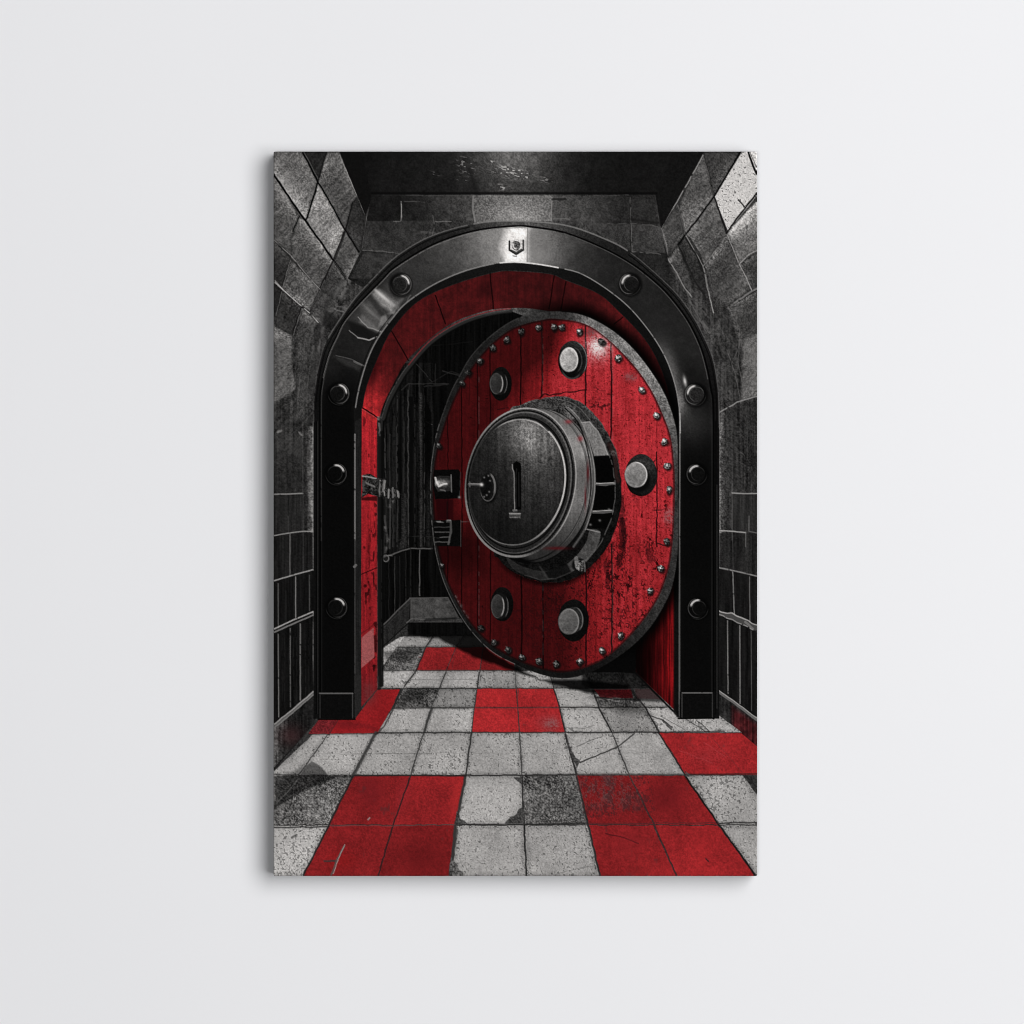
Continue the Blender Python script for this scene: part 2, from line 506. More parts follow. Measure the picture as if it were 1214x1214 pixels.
for pts, w, g, a in [
    ([(833.5, 184), (815, 218), (800, 243), (784, 270)], 1.2, 150, .75),
    ([(834, 186), (840, 208), (846, 230)], .8, 100, .5),
    ([(803.5, 243), (808, 262), (812, 278)], .8, 120, .6),
    ([(797, 185), (787, 210), (777, 231), (779, 250), (781, 267), (788, 290), (791.5, 306)], 1.1, 95, .65),
    ([(784, 271), (790, 290), (792, 306)], 1.2, 130, .55),
    ([(792, 307), (803, 325), (812, 342), (820, 352)], 1.5, 140, .7),
    ([(814, 280), (823, 296), (833.7, 315), (838, 340), (846, 371)], 1.1, 140, .65),
    ([(834, 315), (846, 300), (860, 281)], 1.3, 125, .6),
    ([(862, 278), (869, 295), (876.5, 313), (884, 328), (891, 344)], 1.2, 145, .75),
    ([(876.5, 313), (886, 303), (897, 297)], 1.2, 150, .7),
    ([(871, 359), (884, 350), (897, 342)], 2.4, 120, .7),
    ([(884, 331), (891, 343)], 1.2, 130, .6),
    ([(853.6, 488.5), (874, 477), (897, 469.7)], 1.4, 130, .85),
    ([(812, 342), (823, 366), (838, 395)], .9, 95, .5), ([(835, 318), (840, 345), (846, 371)], 1, 150, .5),
    ([(826, 360), (842, 394)], 2.5, 70, .5), ([(833, 382), (841, 394)], 3, 100, .5),
    ([(862, 415), (872, 445), (878, 478)], .8, 100, .6), ([(877, 390), (875, 430), (883, 470)], 1, 95, .6),
    ([(868, 430), (878, 405)], .8, 100, .5),
]:
    line(pts, w, g * 1.1, a, wob=.35, dash=.16)
for q in [((800, 322), (818, 356), (834, 384)), ((808, 326), (826, 362)), ((818, 340), (838, 378)), ((796, 318), (806, 334)), ((826, 344), (846, 384), (858, 420)), ((836, 372), (848, 404)), ((846, 400), (856, 440), (860, 476)),
          ((852, 380), (866, 420)), ((866, 396), (876, 440)), ((858, 430), (862, 470))]:
    line(q, 2.2, 92, .4, soft=1.1, wob=1.3, dash=.34)
for y in range(398, 470, 5):
    line([(880, y + 5), (897, y)], .8, 124 if y % 10 else 46, .35, wob=1.2, dash=.42, seed=y)
glow(892, 425, 8, 30, 104, .4, grit=.4)
glow(888, 412, 6, 12, 120, .3, grit=.4)
poly([(853, 490), (899, 472), (899, 584), (853, 584)], texg(40, fine=.3, vert=.22, med=.1), .8, soft=1)
poly([(852.5, 490), (868, 486), (868, 675), (852.5, 672)],
     texg(lambda sl: 88 - 42 * sm(853, 862, XX[sl]), fine=.32, vert=.15, med=.12), .9, soft=1)
poly([(868, 586), (899, 586), (899, 632), (868, 632)], texg(40, fine=.12, vert=.16))
poly([(852.5, 632), (899, 633), (899, 682), (852.5, 673)], texg(32, fine=.2, vert=.2), .85)
poly([(850, 674), (899, 684), (899, 745), (850, 727)], texg(22, fine=.16, vert=.22))
poly([(850, 727), (899, 745), (899, 855), (848, 820)], texg(19, fine=.16, vert=.24))
for pts, w, g, a in [
    ([(852.6, 486), (852.6, 672)], 1.2, 130, .6), ([(868, 500), (868, 640)], 1, 90, .6),
    ([(868, 584.5), (882, 585.2), (897, 585)], 1.5, 150, .8), ([(886, 500), (886, 545)], .8, 70, .6), ([(894.5, 505), (894.5, 540)], .8, 80, .6),
    ([(853.6, 629), (870, 630), (884, 631.5)], 1.5, 160, .85), ([(884, 631), (884, 648)], 1.2, 110, .7),
    ([(888, 612), (888, 630), (897, 632)], 1.1, 110, .7), ([(868.5, 632), (869, 674)], 1, 70, .6),
    ([(851.5, 673), (870, 676.5), (897, 683)], 1.6, 135, .8),
    ([(868.7, 678), (870.5, 728)], 1.3, 125, .85), ([(888.6, 684), (889, 738)], 1.1, 120, .8),
    ([(862.6, 736), (863.2, 822)], 1.2, 125, .9), ([(877, 742), (877.5, 834)], 1.3, 125, .9), ([(890.5, 748), (891, 842)], 1, 90, .7),
    ([(851.5, 735), (852, 812)], 1, 95, .6),
]:
    line(pts, w, g, a, wob=.14, dash=.06)
line([(851, 727), (872, 733), (897, 745)], 6.5, 72, .9, wob=1)
line([(851, 724.5), (865, 727), (880, 733), (897, 740.5)], 1.6, 175, .8, wob=.9)
line([(853, 729), (872, 737), (893, 746.5)], 1.5, 150, .75, wob=.9, dash=.25)
line([(884, 738), (893, 745)], 3, 130, .6, wob=1)
for y in (512, 522, 534, 545):
    line([(872, y), (882, y + 6)], 1, 80, .5, wob=1.2, dash=.4)
poly([(848, 820), (899, 856), (899, 901), (848, 851)], texg(27, fine=.3, vert=.3, med=.15))
poly([(868, 838), (899, 860), (899, 898), (868, 866)], lambda sl, d: rgb((88, 22, 26), np.clip(.85 + .2 * VERT[sl] + .2 * MED[sl], .3, 1.6)), .6, soft=3)
glow(858, 856, 6, 8, 80, .4)
line([(849, 818), (872, 834), (897, 853)], 3.6, 100, .95, wob=.3)
line([(849, 816.5), (872, 832.5), (897, 851)], 1, 160, .8, wob=.3)
line([(848, 851), (872, 874), (897, 898.5)], 1.4, 12, .9)

# ================================================================ ceiling and back wall
poly([(402, 178), (836, 178), (784, 270), (777, 232), (441, 232), (433, 255)],
     texg(lambda sl: 19 + 66 * np.exp(-((XX[sl] - 612) / 48) ** 2) * (1 - .5 * sm(181, 230, YY[sl]))
          + 10 * np.exp(-((XX[sl] - 600) / 120) ** 2), fine=.16, med=.08, big=.06), pid=p_ceil)
poly([(402, 178), (429, 178), (441, 236), (433, 255)], texg(16, fine=.15))
poly([(797, 180), (834, 180), (784, 271), (777, 231)], texg(19, fine=.2))
for cx, cy, rx, ry, a in [(612, 203, 14, 4, .9), (605, 206, 20, 5, .6), (582, 192, 5, 2, .9), (595, 222, 10, 3, .8), (553, 196, 10, 10, .5), (547, 213, 5, 2, .7), (600, 199, 8, 3, .7), (620, 209, 8, 3, .7), (516, 206, 5, 2, .4), (646, 213, 6, 3, .5)]:
    q = np.exp(-((XX - cx) / rx) ** 2 - ((YY - cy - .22 * (XX - cx)) / ry) ** 2)
    put(FULL, np.clip(q * 1.3, 0, 1) * sm(.58, .75, nz(3.4, 1.4, 44, .22)), 168, a)
line([(556, 200), (561, 215), (564, 228)], 5, 18, .5, soft=2)
line([(441, 229), (778, 229)], 2.5, 9, .8, soft=1)
poly([(441, 231), (777, 231), (781, 267), (791.5, 303), (795, 340), (600, 420), (445, 350), (412, 330), (430, 293), (435, 257)],
     texg(lambda sl: 30 + 46 * np.exp(-((XX[sl] - 610) / 90) ** 2), fine=.25, med=.14, big=.1), pid=p_back)
BK = dict(fine=.17, med=.09, big=.06)
for pts, g in [
    ([(441, 231), (476, 232), (475.5, 262), (436, 262)], 25), ([(476, 232), (561, 231), (561, 258), (514, 264), (476, 262)], lambda sl: 30 + 34 * sm(480, 560, XX[sl])),
    ([(562, 232), (654, 232), (654, 262), (562, 264)], 98), ([(655, 232), (747, 233), (747, 263), (655, 262)], lambda sl: 70 - 30 * sm(660, 740, XX[sl])),
    ([(748, 236), (777, 236), (781, 264), (748, 264)], 40),
    ([(435, 262), (514, 262), (475, 300), (430, 297)], 46), ([(748, 266), (783, 268), (789, 300), (748, 298)], 56),
    ([(695, 264), (747, 266), (747, 297), (720, 284)], 56), ([(431, 299), (474, 302), (440, 330), (415, 330)], 46),
    ([(748, 300), (791, 302), (787, 326), (765, 314)], 34),
]:
    poly(pts, texg(g, **BK), wob=.5)
poly([(562, 232), (654, 232), (654, 262), (562, 264)], lambda sl, d: np.clip(84 + 24 * FINE[sl] + 64 * np.exp(-((XX[sl] - 614) / 34) ** 2 - ((YY[sl] - 262) / 30) ** 2), 20, 220), .85)
for pts, w, g, a in [
    ([(476, 239), (475.5, 262)], 1.4, 140, .85), ([(466, 263), (475, 263)], 1, 110, .6), ([(480, 238.5), (503, 239.5)], 1, 110, .5),
    ([(561, 233), (560.5, 248), (563, 262)], 2, 125, .8), ([(654.5, 234), (654, 262)], 1.3, 130, .8),
    ([(562, 232), (650, 232)], 1.2, 125, .7), ([(481, 231.5), (555, 232)], 1, 75, .6),
    ([(747, 234), (748, 258), (749, 297)], 1, 105, .6), ([(720, 265), (745, 265)], 1, 95, .5), ([(748, 265), (779, 268)], 1.2, 90, .6),
    ([(749, 298), (772, 300), (790, 302)], 1.2, 110, .6), ([(430, 297), (450, 297), (474, 301)], 1.2, 105, .6),
    ([(513, 256), (515, 270), (512, 280)], 1.2, 110, .5), ([(516, 263), (535, 263)], 1.4, 120, .6), ([(500, 275), (515, 276)], 3, 90, .5),
    ([(720, 232), (745, 231)], 1, 80, .5), ([(655, 245), (675, 245)], 1, 90, .5), ([(656, 259), (675, 260)], 1.2, 110, .6),
]:
    line(pts, w, g, a, wob=.6, dash=.25)
line([(655, 236), (670, 236)], 3, 14, .6, wob=.6)
line([(748, 260), (780, 264)], 3, 20, .6, soft=1.2)

# ================================================================ floor
p_floor = pid('printed_floor')
poly([(326, 911), (376, 854), (428, 838), (452, 768), (484, 738), (790, 738), (800, 842), (850, 851), (900, 901), (900, 1045), (320, 1045)],
     texg(46, fine=.25, med=.1), pid=p_floor)
YR = [754, 767, 795, 816, 838.5, 868.5, 919, 978, 1037.5, 1060]
COLS = {
    -2: [460, 452, 440, 425, 400, 372, 320, 270, 220, 190],
    -1: [482, 470, 452, 440, 420, 390, 354, 318, 280, 268],
    0: [513, 505, 493, 478, 466, 445.5, 418.5, 389.7, 360, 349],
    1: [549, 541, 529, 521, 511.5, 502.5, 486.7, 466, 448.6, 442],
    2: [575, 573, 569, 565.7, 562.5, 559, 552.6, 540.5, 535, 533],
    3: [607, 608, 610.5, 612, 614, 616, 618.7, 621.4, 624, 625],
    4: [640, 645, 651, 656.5, 663, 670, 683, 697.5, 711, 716],
    5: [672, 680, 692, 702, 710, 725.5, 746, 775, 801.5, 811],
    6: [712, 720, 735, 749, 765, 781, 812, 852, 895, 911],
    7: [735, 747, 764, 778, 793, 838, 881, 925, 970, 985],
    8: [760, 775, 795, 815, 840, 880, 935, 990, 1050, 1070],
}


def ccol(k, y):
    k0 = int(math.floor(k))
    a = np.interp(y, YR, COLS[k0])
    if k == k0:
        return a
    return a + (k - k0) * (np.interp(y, YR, COLS[k0 + 1]) - a)


def tile(ka, kb, y0, y1, kind, g=172, gap=(.9, .6), wob=.55, sp=.5):
    s = 0.4 + 0.6 * (y1 - 750) / 290
    gx, gy = gap[0] * s, gap[1] * s
    pts = [(ccol(ka, y0) + gx, y0 + gy), (ccol(kb, y0) - gx, y0 + gy), (ccol(kb, y1) - gx, y1 - gy), (ccol(ka, y1) + gx, y1 - gy)]

    def pale(sl, d):
        edge = sm(-7 * s, -1, d)                       # worn border of the tile
        dens = np.clip(sp * .62 + .34 * edge + .2 * BIG[sl] + .14 * MED[sl], 0, 1.15)
        dots = sm(.88 - .26 * dens, .97 - .26 * dens, SPECK[sl])
        k = 1 + .07 * FINE[sl] + .035 * BIG[sl] - .3 * dots - .12 * edge
        return g * .93 * np.clip(k, .15, 1.3)

    def grey(sl, d):
        k = 1 + .42 * FINE[sl] + .1 * MED[sl] + .12 * BIG[sl]
        return g * np.clip(k, .3, 2.1)

    def red(sl, d):
        k = np.clip(1 + .085 * FINE[sl] + .035 * BIG[sl] + .03 * MED[sl], .3, 1.5)
        c = rgb((g * .9, g * .222, g * .236), k)
        wear = sm(.9, 2.4, BLOT[sl] * .7 + FINE[sl] * .5 + sp * 1.4 - .7)[..., None] * .55
        return c * (1 - wear) + np.array((62, 40, 40), f4) * wear
    poly(pts, {'p': pale, 'g': grey, 'r': red}[kind], wob=wob * s)
    return pts


R7, R8 = (919, 978), (978, 1040)
R6 = (868.5, 919)
R5 = (838.5, 868.5)
R4 = (816, 838.5)
R3 = (795, 816)
R2 = (767, 795)
R1 = (754, 767)
for ka, kb, r, kind, g, sp in [
    # nearest row
    (-1, 0, R8, 'p', 186, 1.0), (0, 1, R8, 'r', 136, .3), (1, 2, R8, 'r', 124, .35), (2, 3, R8, 'p', 170, .55), (3, 4, R8, 'p', 170, .9),
    (4, 5, R8, 'r', 150, .5), (5, 6, R8, 'r', 158, -.2), (6, 7, R8, 'p', 172, .8),
    (-2, 0, R7, 'g', 96, 0), (0, 1, R7, 'r', 138, .35), (1, 2, R7, 'r', 152, .1), (2, 3, R7, 'p', 172, .1), (3, 4, R7, 'g', 90, 0),
    (4, 5, R7, 'r', 134, .6), (5, 6, R7, 'r', 142, .35), (6, 7, R7, 'p', 168, 1.15),
    (-2, -1, R6, 'p', 172, .6), (-1, 0, R6, 'p', 174, .45), (0, 1, R6, 'p', 170, .75), (1, 2, R6, 'p', 168, .75), (2, 3, R6, 'p', 168, .6),
    (3, 4, R6, 'p', 168, .55), (4, 5, R6, 'p', 170, .45), (5, 6, R6, 'p', 174, .4), (6, 8, R6, 'r', 158, .3),
    (0, 1, R5, 'p', 174, .35), (1, 2, R5, 'p', 174, .5), (2, 3, R5, 'r', 172, .1), (3, 4, R5, 'r', 168, .25), (4, 5, R5, 'p', 170, .4),
    (5, 6, R5, 'p', 142, .9), (6, 7, R5, 'p', 174, .5), (7, 8, R5, 'p', 168, .6),
    (0, 1, R4, 'g', 84, 0), (1, 2, R4, 'p', 140, 1.0), (2, 3, R4, 'r', 172, .05), (3, 4, R4, 'r', 170, .1), (4, 5, R4, 'p', 172, .5),
    (5, 6, R4, 'g', 92, 0), (6, 8, R4, 'p', 150, .5),
    (-1, 0, R3, 'p', 168, .5), (0, 1, R3, 'p', 172, .3), (1, 2, R3, 'p', 172, .35), (2, 3, R3, 'p', 148, .7), (3, 4, R3, 'p', 156, .5),
    (4, 5, R3, 'p', 110, .8), (5, 6, R3, 'g', 60, 0), (6, 7, R3, 'g', 58, 0),
    (-1, 0, R2, 'g', 74, 0), (0, 1, R2, 'r', 142, .1), (1, 2, R2, 'r', 140, .2), (2, 3, R2, 'r', 112, .4), (3, 4, R2, 'g', 30, 0),
    (4, 7, R2, 'g', 20, 0), (-1.2, 0, R1, 'p', 152, .3), (0, 1, R1, 'p', 140, .4), (1, 2, R1, 'p', 110, .4),
]:
    tile(ka, kb, r[0], r[1], kind, g, sp=sp)
# red strip that turns round the foot of the arch
RC = lambda sl, d: rgb((138, 29, 32), np.clip(1 + .06 * FINE[sl] + .06 * BIG[sl], .4, 1.4))
poly([(448, 817.5), (474, 817.5), (463, 842), (447, 869.5), (366, 870), (378, 853.5), (420, 853), (428.5, 842)], RC, wob=.3)
poly([(378, 853.5), (399, 853.5), (391, 869.5), (366, 870)], lambda sl, d: rgb((92, 34, 38), np.clip(1 + .25 * FINE[sl], .3, 1.6)), .8, soft=1)
line([(396, 857), (430, 860), (447, 866)], 5, (80, 22, 26), .4, soft=3, wob=1)
line([(401, 853), (390, 871)], 1.1, (60, 35, 36), .8)
poly([(452, 770), (474, 755), (479, 755), (452.5, 792)], lambda sl, d: 160 * np.clip(1 + .15 * FINE[sl], .3, 1.3), wob=.3)
poly([(453, 797), (486, 796.5), (478, 806), (457, 812)], lambda sl, d: 170 * np.clip(1 + .1 * FINE[sl], .3, 1.3), .8, wob=.4)
# joints that show strongly, and thin secondary ones
for pts, w, g, a in [
    ([(445.5, 869), (432, 894), (418.5, 920)], 4.4, 52, .95), ([(418.5, 920), (390, 978), (360, 1037)], 2.2, 30, .9),
    ([(512, 840), (507, 854), (503, 868)], 3.6, 50, .95), ([(559, 869), (556, 890), (552.6, 919)], 2, 40, .9),
    ([(552, 920), (546, 950), (540, 978), (537, 1010), (535, 1038)], 3.8, 46, .95), ([(541, 984), (537, 1012), (534, 1038)], 4.6, 48, .9),
    ([(671, 871), (677, 895), (684, 918)], 2.2, 34, .9), ([(683.5, 920), (697, 977), (711, 1037)], 2.2, 36, .9),
    ([(812, 920), (852, 977), (895, 1037)], 2.4, 16, .95), ([(781, 869), (797, 893), (812, 919)], 1.7, 30, .9),
    ([(326, 921), (380, 921), (418, 921)], 1.4, 26, .85), ([(326, 981), (390, 980)], 1.6, 24, .9),
    ([(420, 919.5), (486, 919), (552, 920)], 2.2, 30, .9), ([(553, 919.5), (618, 919), (684, 918)], 1.8, 34, .9), ([(684, 918), (745, 918), (812, 918)], 1.4, 44, .8),
    ([(541, 977.5), (621, 977.5), (697, 976)], 2.4, 34, .9), ([(812, 918), (897, 917.5)], 1.4, 26, .9), ([(853, 976), (897, 975)], 1.6, 18, .9),
    ([(559, 868.5), (670, 868)], 1.4, 40, .85), ([(671, 868), (782, 868), (858, 867)], 1.4, 22, .9), ([(447, 869), (502, 868.5), (558, 868.5)], 1.6, 30, .85),
    ([(366, 870.5), (445, 870)], 1.2, 34, .8),
    ([(621.5, 980), (622.6, 1005), (624, 1037)], 1.5, 28, .9), ([(618.7, 922), (621, 976)], 1.6, 38, .9),
    ([(562.5, 839), (565.5, 816)], 1.4, 50, .8), ([(656.5, 817), (664, 840), (670, 867)], 1.5, 26, .9),
    ([(568, 797), (566, 815)], 1.5, 40, .85), ([(480, 813), (493, 795.5), (505, 767), (513, 755)], 1.8, 30, .9),
    ([(474.6, 818), (464.7, 844), (455, 862), (446, 871)], 1.6, 28, .9), ([(529, 797), (524, 808), (521, 817)], 1.3, 40, .8),
    ([(495, 794.6), (568, 794.6), (612, 795)], 1, 52, .8), ([(483, 816.3), (565, 816)], 1.4, 30, .85), ([(566, 816), (656, 816)], 1.2, 42, .85),
    ([(465, 840), (512, 839.3), (562, 839.4)], 1.4, 34, .85), ([(664, 838.4), (710, 838.4), (790, 838.4)], 1.3, 26, .9),
    ([(710, 839), (717, 852), (725, 868)], 1.8, 26, .9), ([(765, 839), (773, 853), (782, 868)], 1.8, 24, .9), ([(696, 806), (702, 818), (710, 838)], 1.5, 30, .8),
    ([(737, 801), (751, 822), (765, 839)], 1.8, 26, .85), ([(472, 767.5), (560, 767.3)], 1, 50, .8),
]:
    line(pts, w * .85, g * 1.1, a * .9, wob=.35, soft=.75)
for pts, w, c, a in [
    ([(446, 893.6), (475, 893.6), (512, 893.5)], .8, 90, .6), ([(512, 892), (555, 893)], .7, 100, .4), ([(616, 869), (618.5, 918)], .9, 70, .85),
    ([(502, 870), (494, 896), (487, 918)], 1.0, 66, .8), ([(370, 893), (440, 894)], .7, 110, .4), ([(725.5, 869), (736, 892), (746, 918)], .9, 80, .85),
    ([(690, 893), (735, 892.5), (797, 892)], .7, 120, .45), ([(560, 893), (670, 893)], .6, 125, .35),
    ([(486.5, 922), (476, 950), (466, 978), (457, 1008), (448.6, 1037)], 1.6, (58, 26, 28), .9), ([(391, 979), (465, 979), (540, 977.6)], .9, (112, 66, 66), .8),
    ([(756, 938), (775, 976), (801.5, 1037)], 1.3, (66, 34, 36), .85), ([(698, 976.6), (775, 976), (852, 975.4)], 1, (74, 38, 40), .8),
    ([(746, 919), (756, 938)], 1.2, (80, 50, 50), .7),
    ([(614, 817), (614, 840), (616, 868)], 1, (84, 50, 50), .8), ([(563, 839.6), (664, 839.4)], .9, (96, 48, 48), .7),
    ([(837, 868), (858, 890), (881, 917)], .9, (110, 40, 42), .6), ([(496, 779), (560, 779)], .8, (110, 24, 28), .5), ([(541, 768), (536, 794)], .9, (96, 36, 38), .7),
    ([(484, 806), (525, 805.8), (566, 806)], .9, 110, .7), ([(610.5, 797), (612, 815)], .9, 100, .7), ([(366, 992), (388, 1020)], .1, 60, .0),
    ([(385, 1021), (398, 1021)], 2.2, (58, 50, 50), .85), ([(408, 1003), (400, 1018), (393, 1037)], 2.4, (84, 74, 72), .9), ([(409, 1001), (403, 1013), (395, 1036)], .8, (180, 170, 165), .8),
    ([(826, 854), (841, 867)], 1, 40, .8), ([(884, 920), (897, 933)], 1.6, 34, .9),
    ([(770, 848), (785, 853), (797, 862)], 1.4, 50, .8), ([(786, 854), (796, 864)], 2.2, 46, .7), ([(783, 849), (800, 858), (812, 866)], .8, 70, .6),
    ([(688, 904), (715, 893), (734, 884), (747, 874), (752, 870)], 1.7, 48, .9), ([(684, 885), (702, 877), (714, 873)], .9, 60, .6, ),
    ([(718, 988), (738, 993), (757, 1000)], 1.5, (70, 20, 24), .8), ([(837, 1018), (840, 1021)], 2, (60, 30, 34), .9),
    ([(660, 1036), (685, 1030), (706, 1026)], .8, 90, .6), ([(560, 1002), (590, 995), (617, 988)], .6, 120, .5),
    ([(512, 882), (509, 892)], .9, 80, .7), ([(346, 993), (352, 990)], 2.2, 70, .7), ([(806, 890), (845, 905)], 1.2, (175, 70, 75), .35),
    ([(835, 880), (860, 897)], .9, (180, 80, 84), .35), ([(672, 862), (690, 864), (704, 860)], .8, 80, .6), ([(436, 972), (438, 970)], 2, 150, .7),
]:
    line(pts, w, c, a, wob=.5)
# worn corners and grimy patches
poly([(604, 970), (614, 962), (621, 957), (621.5, 977), (598, 977)], texg(62, fine=.3), wob=1.2)
poly([(541, 962), (548, 972), (555, 977), (541, 977)], texg(62, fine=.3), .9, wob=1)
poly([(609, 921), (618, 921), (618.5, 930)], texg(60, fine=.2), .9, wob=.6)
poly([(672, 876), (678, 890), (688, 903), (684, 912), (676, 893)], texg(60, fine=.3), .9, wob=1.2)
poly([(535, 1016), (543, 1028), (552, 1037), (534, 1038)], texg(80, fine=.45), .85, wob=1.5)
poly([(812, 914), (820, 919), (826, 921), (812, 921)], texg(60, fine=.3), .8, wob=1)
GRIME = (86, 66, 66)
CLF = np.zeros((H, W), f4)
_sl, _d = sdf([(684, 919), (770, 919), (776, 962), (694, 972)], 4)
CLF[_sl] = cov(_d, 3)
put(FULL, CLF * np.clip(.45 + .3 * BLOT + .55 * FINE, 0, 1) * sm(775, 735, XX) * sm(968, 945, YY), GRIME, .7)
put(FULL, CLF * sm(.5, .7, SCUF + .07 * BLOT), (66, 30, 32), .6)
REDM = sm(1.9, 2.6, img[..., 0] / (img[..., 1] + .01))
glow(541, 942, 5, 26, (176, 44, 44), .55, ang=.18, clip=REDM)
glow(478, 940, 7, 24, (150, 40, 46), .5, ang=.3, clip=REDM)
glow(440, 938, 14, 18, (98, 26, 30), .5, grit=.5, clip=REDM)
glow(500, 1018, 26, 16, (92, 22, 24), .5, grit=.3, clip=REDM)
glow(405, 1020, 16, 12, (146, 24, 24), .4, clip=REDM)
glow(745, 1000, 20, 20, (112, 30, 33), .4, grit=.5, clip=REDM)
glow(835, 1005, 22, 24, (160, 38, 40), .35, clip=REDM)
glow(590, 826, 16, 7, (186, 44, 46), .4, clip=REDM)
glow(650, 856, 14, 8, (150, 62, 66), .45, grit=.6, clip=REDM)
glow(840, 895, 22, 12, (150, 48, 52), .35, grit=.8, clip=REDM)
glow(405, 861, 16, 5, (110, 26, 30), .4, grit=.4, clip=REDM)
glow(790, 945, 24, 18, (84, 20, 24), .45, grit=.4, clip=REDM)
glow(640, 855, 16, 8, (150, 60, 64), .0)
glow(654, 859, 9, 7, 110, .45, grit=.7)
# soft shade of the furniture on the floor
for pts, a, s in [
    ([(326, 921.5), (397, 921.5), (352, 942), (326, 958)], .5, 1.2),
    ([(354, 921), (363, 907), (369, 903), (376, 905), (391, 921)], .45, 1.0),
    ([(336, 921), (350, 915), (360, 906), (355, 921)], .3, 3.0),
    ([(481, 817), (514, 817), (500, 827), (470, 838)], .45, 4),
    ([(484, 738), (560, 738), (580, 772), (640, 806), (690, 806), (745, 812), (748, 826), (700, 822), (660, 812), (610, 796), (560, 778), (520, 757), (484, 753)], .82, 1.8),
    ([(690, 795), (760, 785), (768, 800), (790, 832), (752, 831), (715, 824), (690, 812)], .55, 1.2),
    ([(453, 772), (500, 770), (488, 784), (458, 782)], .35, 2),
    ([(700, 826), (752, 832), (775, 848), (735, 846)], .3, 4),
]:
    sl, d = sdf(pts, 10, .6)
    img[sl] *= (1 - a * cov(d, s))[..., None]
poly([(704, 817), (748, 817), (751, 828), (712, 827)], lambda sl, d: rgb((58, 12, 15), np.clip(1 + .2 * FINE[sl], .3, 1.6)), .85, wob=.4)
poly([(752, 817), (778, 817), (784, 829), (756, 828)], (52, 34, 35), .6, wob=.4)
line([(700, 817), (752, 817)], .8, 50, .6)
line([(705, 826), (730, 829), (757, 830)], 1.2, 20, .8)
line([(345, 958), (327, 978)], .1, 80, 0)
line([(354, 923), (342, 938), (330, 950)], 1, 120, .5)

# ================================================================ passage behind the arch
p_pass = pid('printed_passage')
poly(HOLE[:60] + [(690, 400), (690, 800), (560, 752), (484, 752), (484, 738), (452, 768)],
     texg(9, fine=.2, vert=.35), pid=p_pass)
poly([(452, 430), (514, 430), (514, 651), (486, 650), (452, 663)], texg(15, vert=.5, fine=.25), .9)
for x, w, g in [(460, 3, 30), (467, 3, 36), (471, 1.2, 60), (478, 2, 34), (483.5, 1.2, 52), (489, 2.5, 26), (496, 1.4, 44), (500, 3, 40), (503, 1, 60)]:
    line([(x, 470), (x, 648)], w, g, .6, wob=.6, dash=.3, seed=x)
for pts, w, g, a in [
    ([(492, 430), (512, 452)], 1.2, 40, .8), ([(503, 458), (530, 456)], 1.4, 36, .8), ([(505, 457), (535, 440), (545, 444)], 1, 34, .7),
    ([(525, 440), (544, 445)], 1.5, 42, .7), ([(505, 500), (512, 503)], 1, 90, .8), ([(512, 410), (560, 405)], 1, 20, .6),
    ([(461, 659), (474, 654), (487, 650), (512, 650.5)], 1.5, 88, .85), ([(487, 651), (487, 709)], 1, 36, .8), ([(497.5, 652), (497.5, 706)], 1.4, 92, .8),
    ([(468, 660), (468, 728)], 1, 52, .8), ([(474, 660), (474, 722)], .8, 40, .7), ([(481, 655), (481, 714)], .8, 40, .7), ([(461, 662), (461, 735)], .8, 34, .7),
    ([(456, 500), (457, 560)], 1.2, 56, .6), ([(463, 590), (462, 650)], 2.4, 62, .7), ([(466, 585), (466, 648)], 1.4, 50, .6), ([(458, 600), (455, 660)], 2, 36, .7),
]:
    line(pts, w, g, a, wob=.4, dash=.12)
poly([(472, 585), (483, 585), (483, 648), (472, 652)], texg(34, fine=.4, vert=.3), .7, soft=1.5)
poly([(503, 580), (509, 580), (510, 646), (500, 648)], texg(44, fine=.4, vert=.25), .6, soft=1.5)
oval(457.5, 662, 3.2, 3.6, 26, wob=.5)
ring(457.5, 662, 3.4, 3.8, 1.4, 105, a=.8)
poly([(495, 466), (503, 466), (503, 646), (495, 650)], texg(lambda sl: 14 + 30 * np.exp(-((XX[sl] - 499) / 2) ** 2), fine=.3, vert=.3), .8, soft=.8)
poly([(503.5, 470), (511.5, 490), (511.5, 648), (503.5, 648)], texg(lambda sl: 5 + 20 * sm(540, 600, YY[sl]) * np.exp(-((XX[sl] - 508) / 3) ** 2), fine=.3), .9, soft=.8)
poly([(473, 478), (476, 460), (476, 640), (473, 645)], 5, .8, soft=.8)
poly([(486, 470), (490, 470), (490, 648), (486, 650)], 6, .8, soft=.8)
line([(484, 462), (484, 646)], 1, 74, .7, wob=.4, dash=.12)
line([(503.3, 560), (503.3, 646)], 1, 62, .7, wob=.4, dash=.2)
line([(453, 660), (464, 659)], 1.4, 110, .6, wob=.8)
for pts, w, g, a in [([(476, 462), (484, 455), (532, 455)], 1.4, 46, .7), ([(485, 456), (485, 470)], 1.2, 44, .7), ([(497, 444), (497, 470)], 1, 50, .7), ([(516, 432), (516, 456)], 1.2, 38, .7),
                     ([(456, 520), (458, 600)], 1.2, 62, .6), ([(462, 515), (462, 576)], 1.6, 48, .7), ([(470, 505), (470, 578)], 1.4, 58, .6), ([(479, 500), (479, 646)], .9, 58, .6),
                     ([(492, 480), (492, 648)], .9, 48, .7), ([(474, 640), (484, 636), (511, 636)], 1, 44, .6), ([(456, 612), (459, 640), (457, 655)], 2.4, 74, .6)]:
    line(pts, w, g, a, wob=.3, dash=.14)
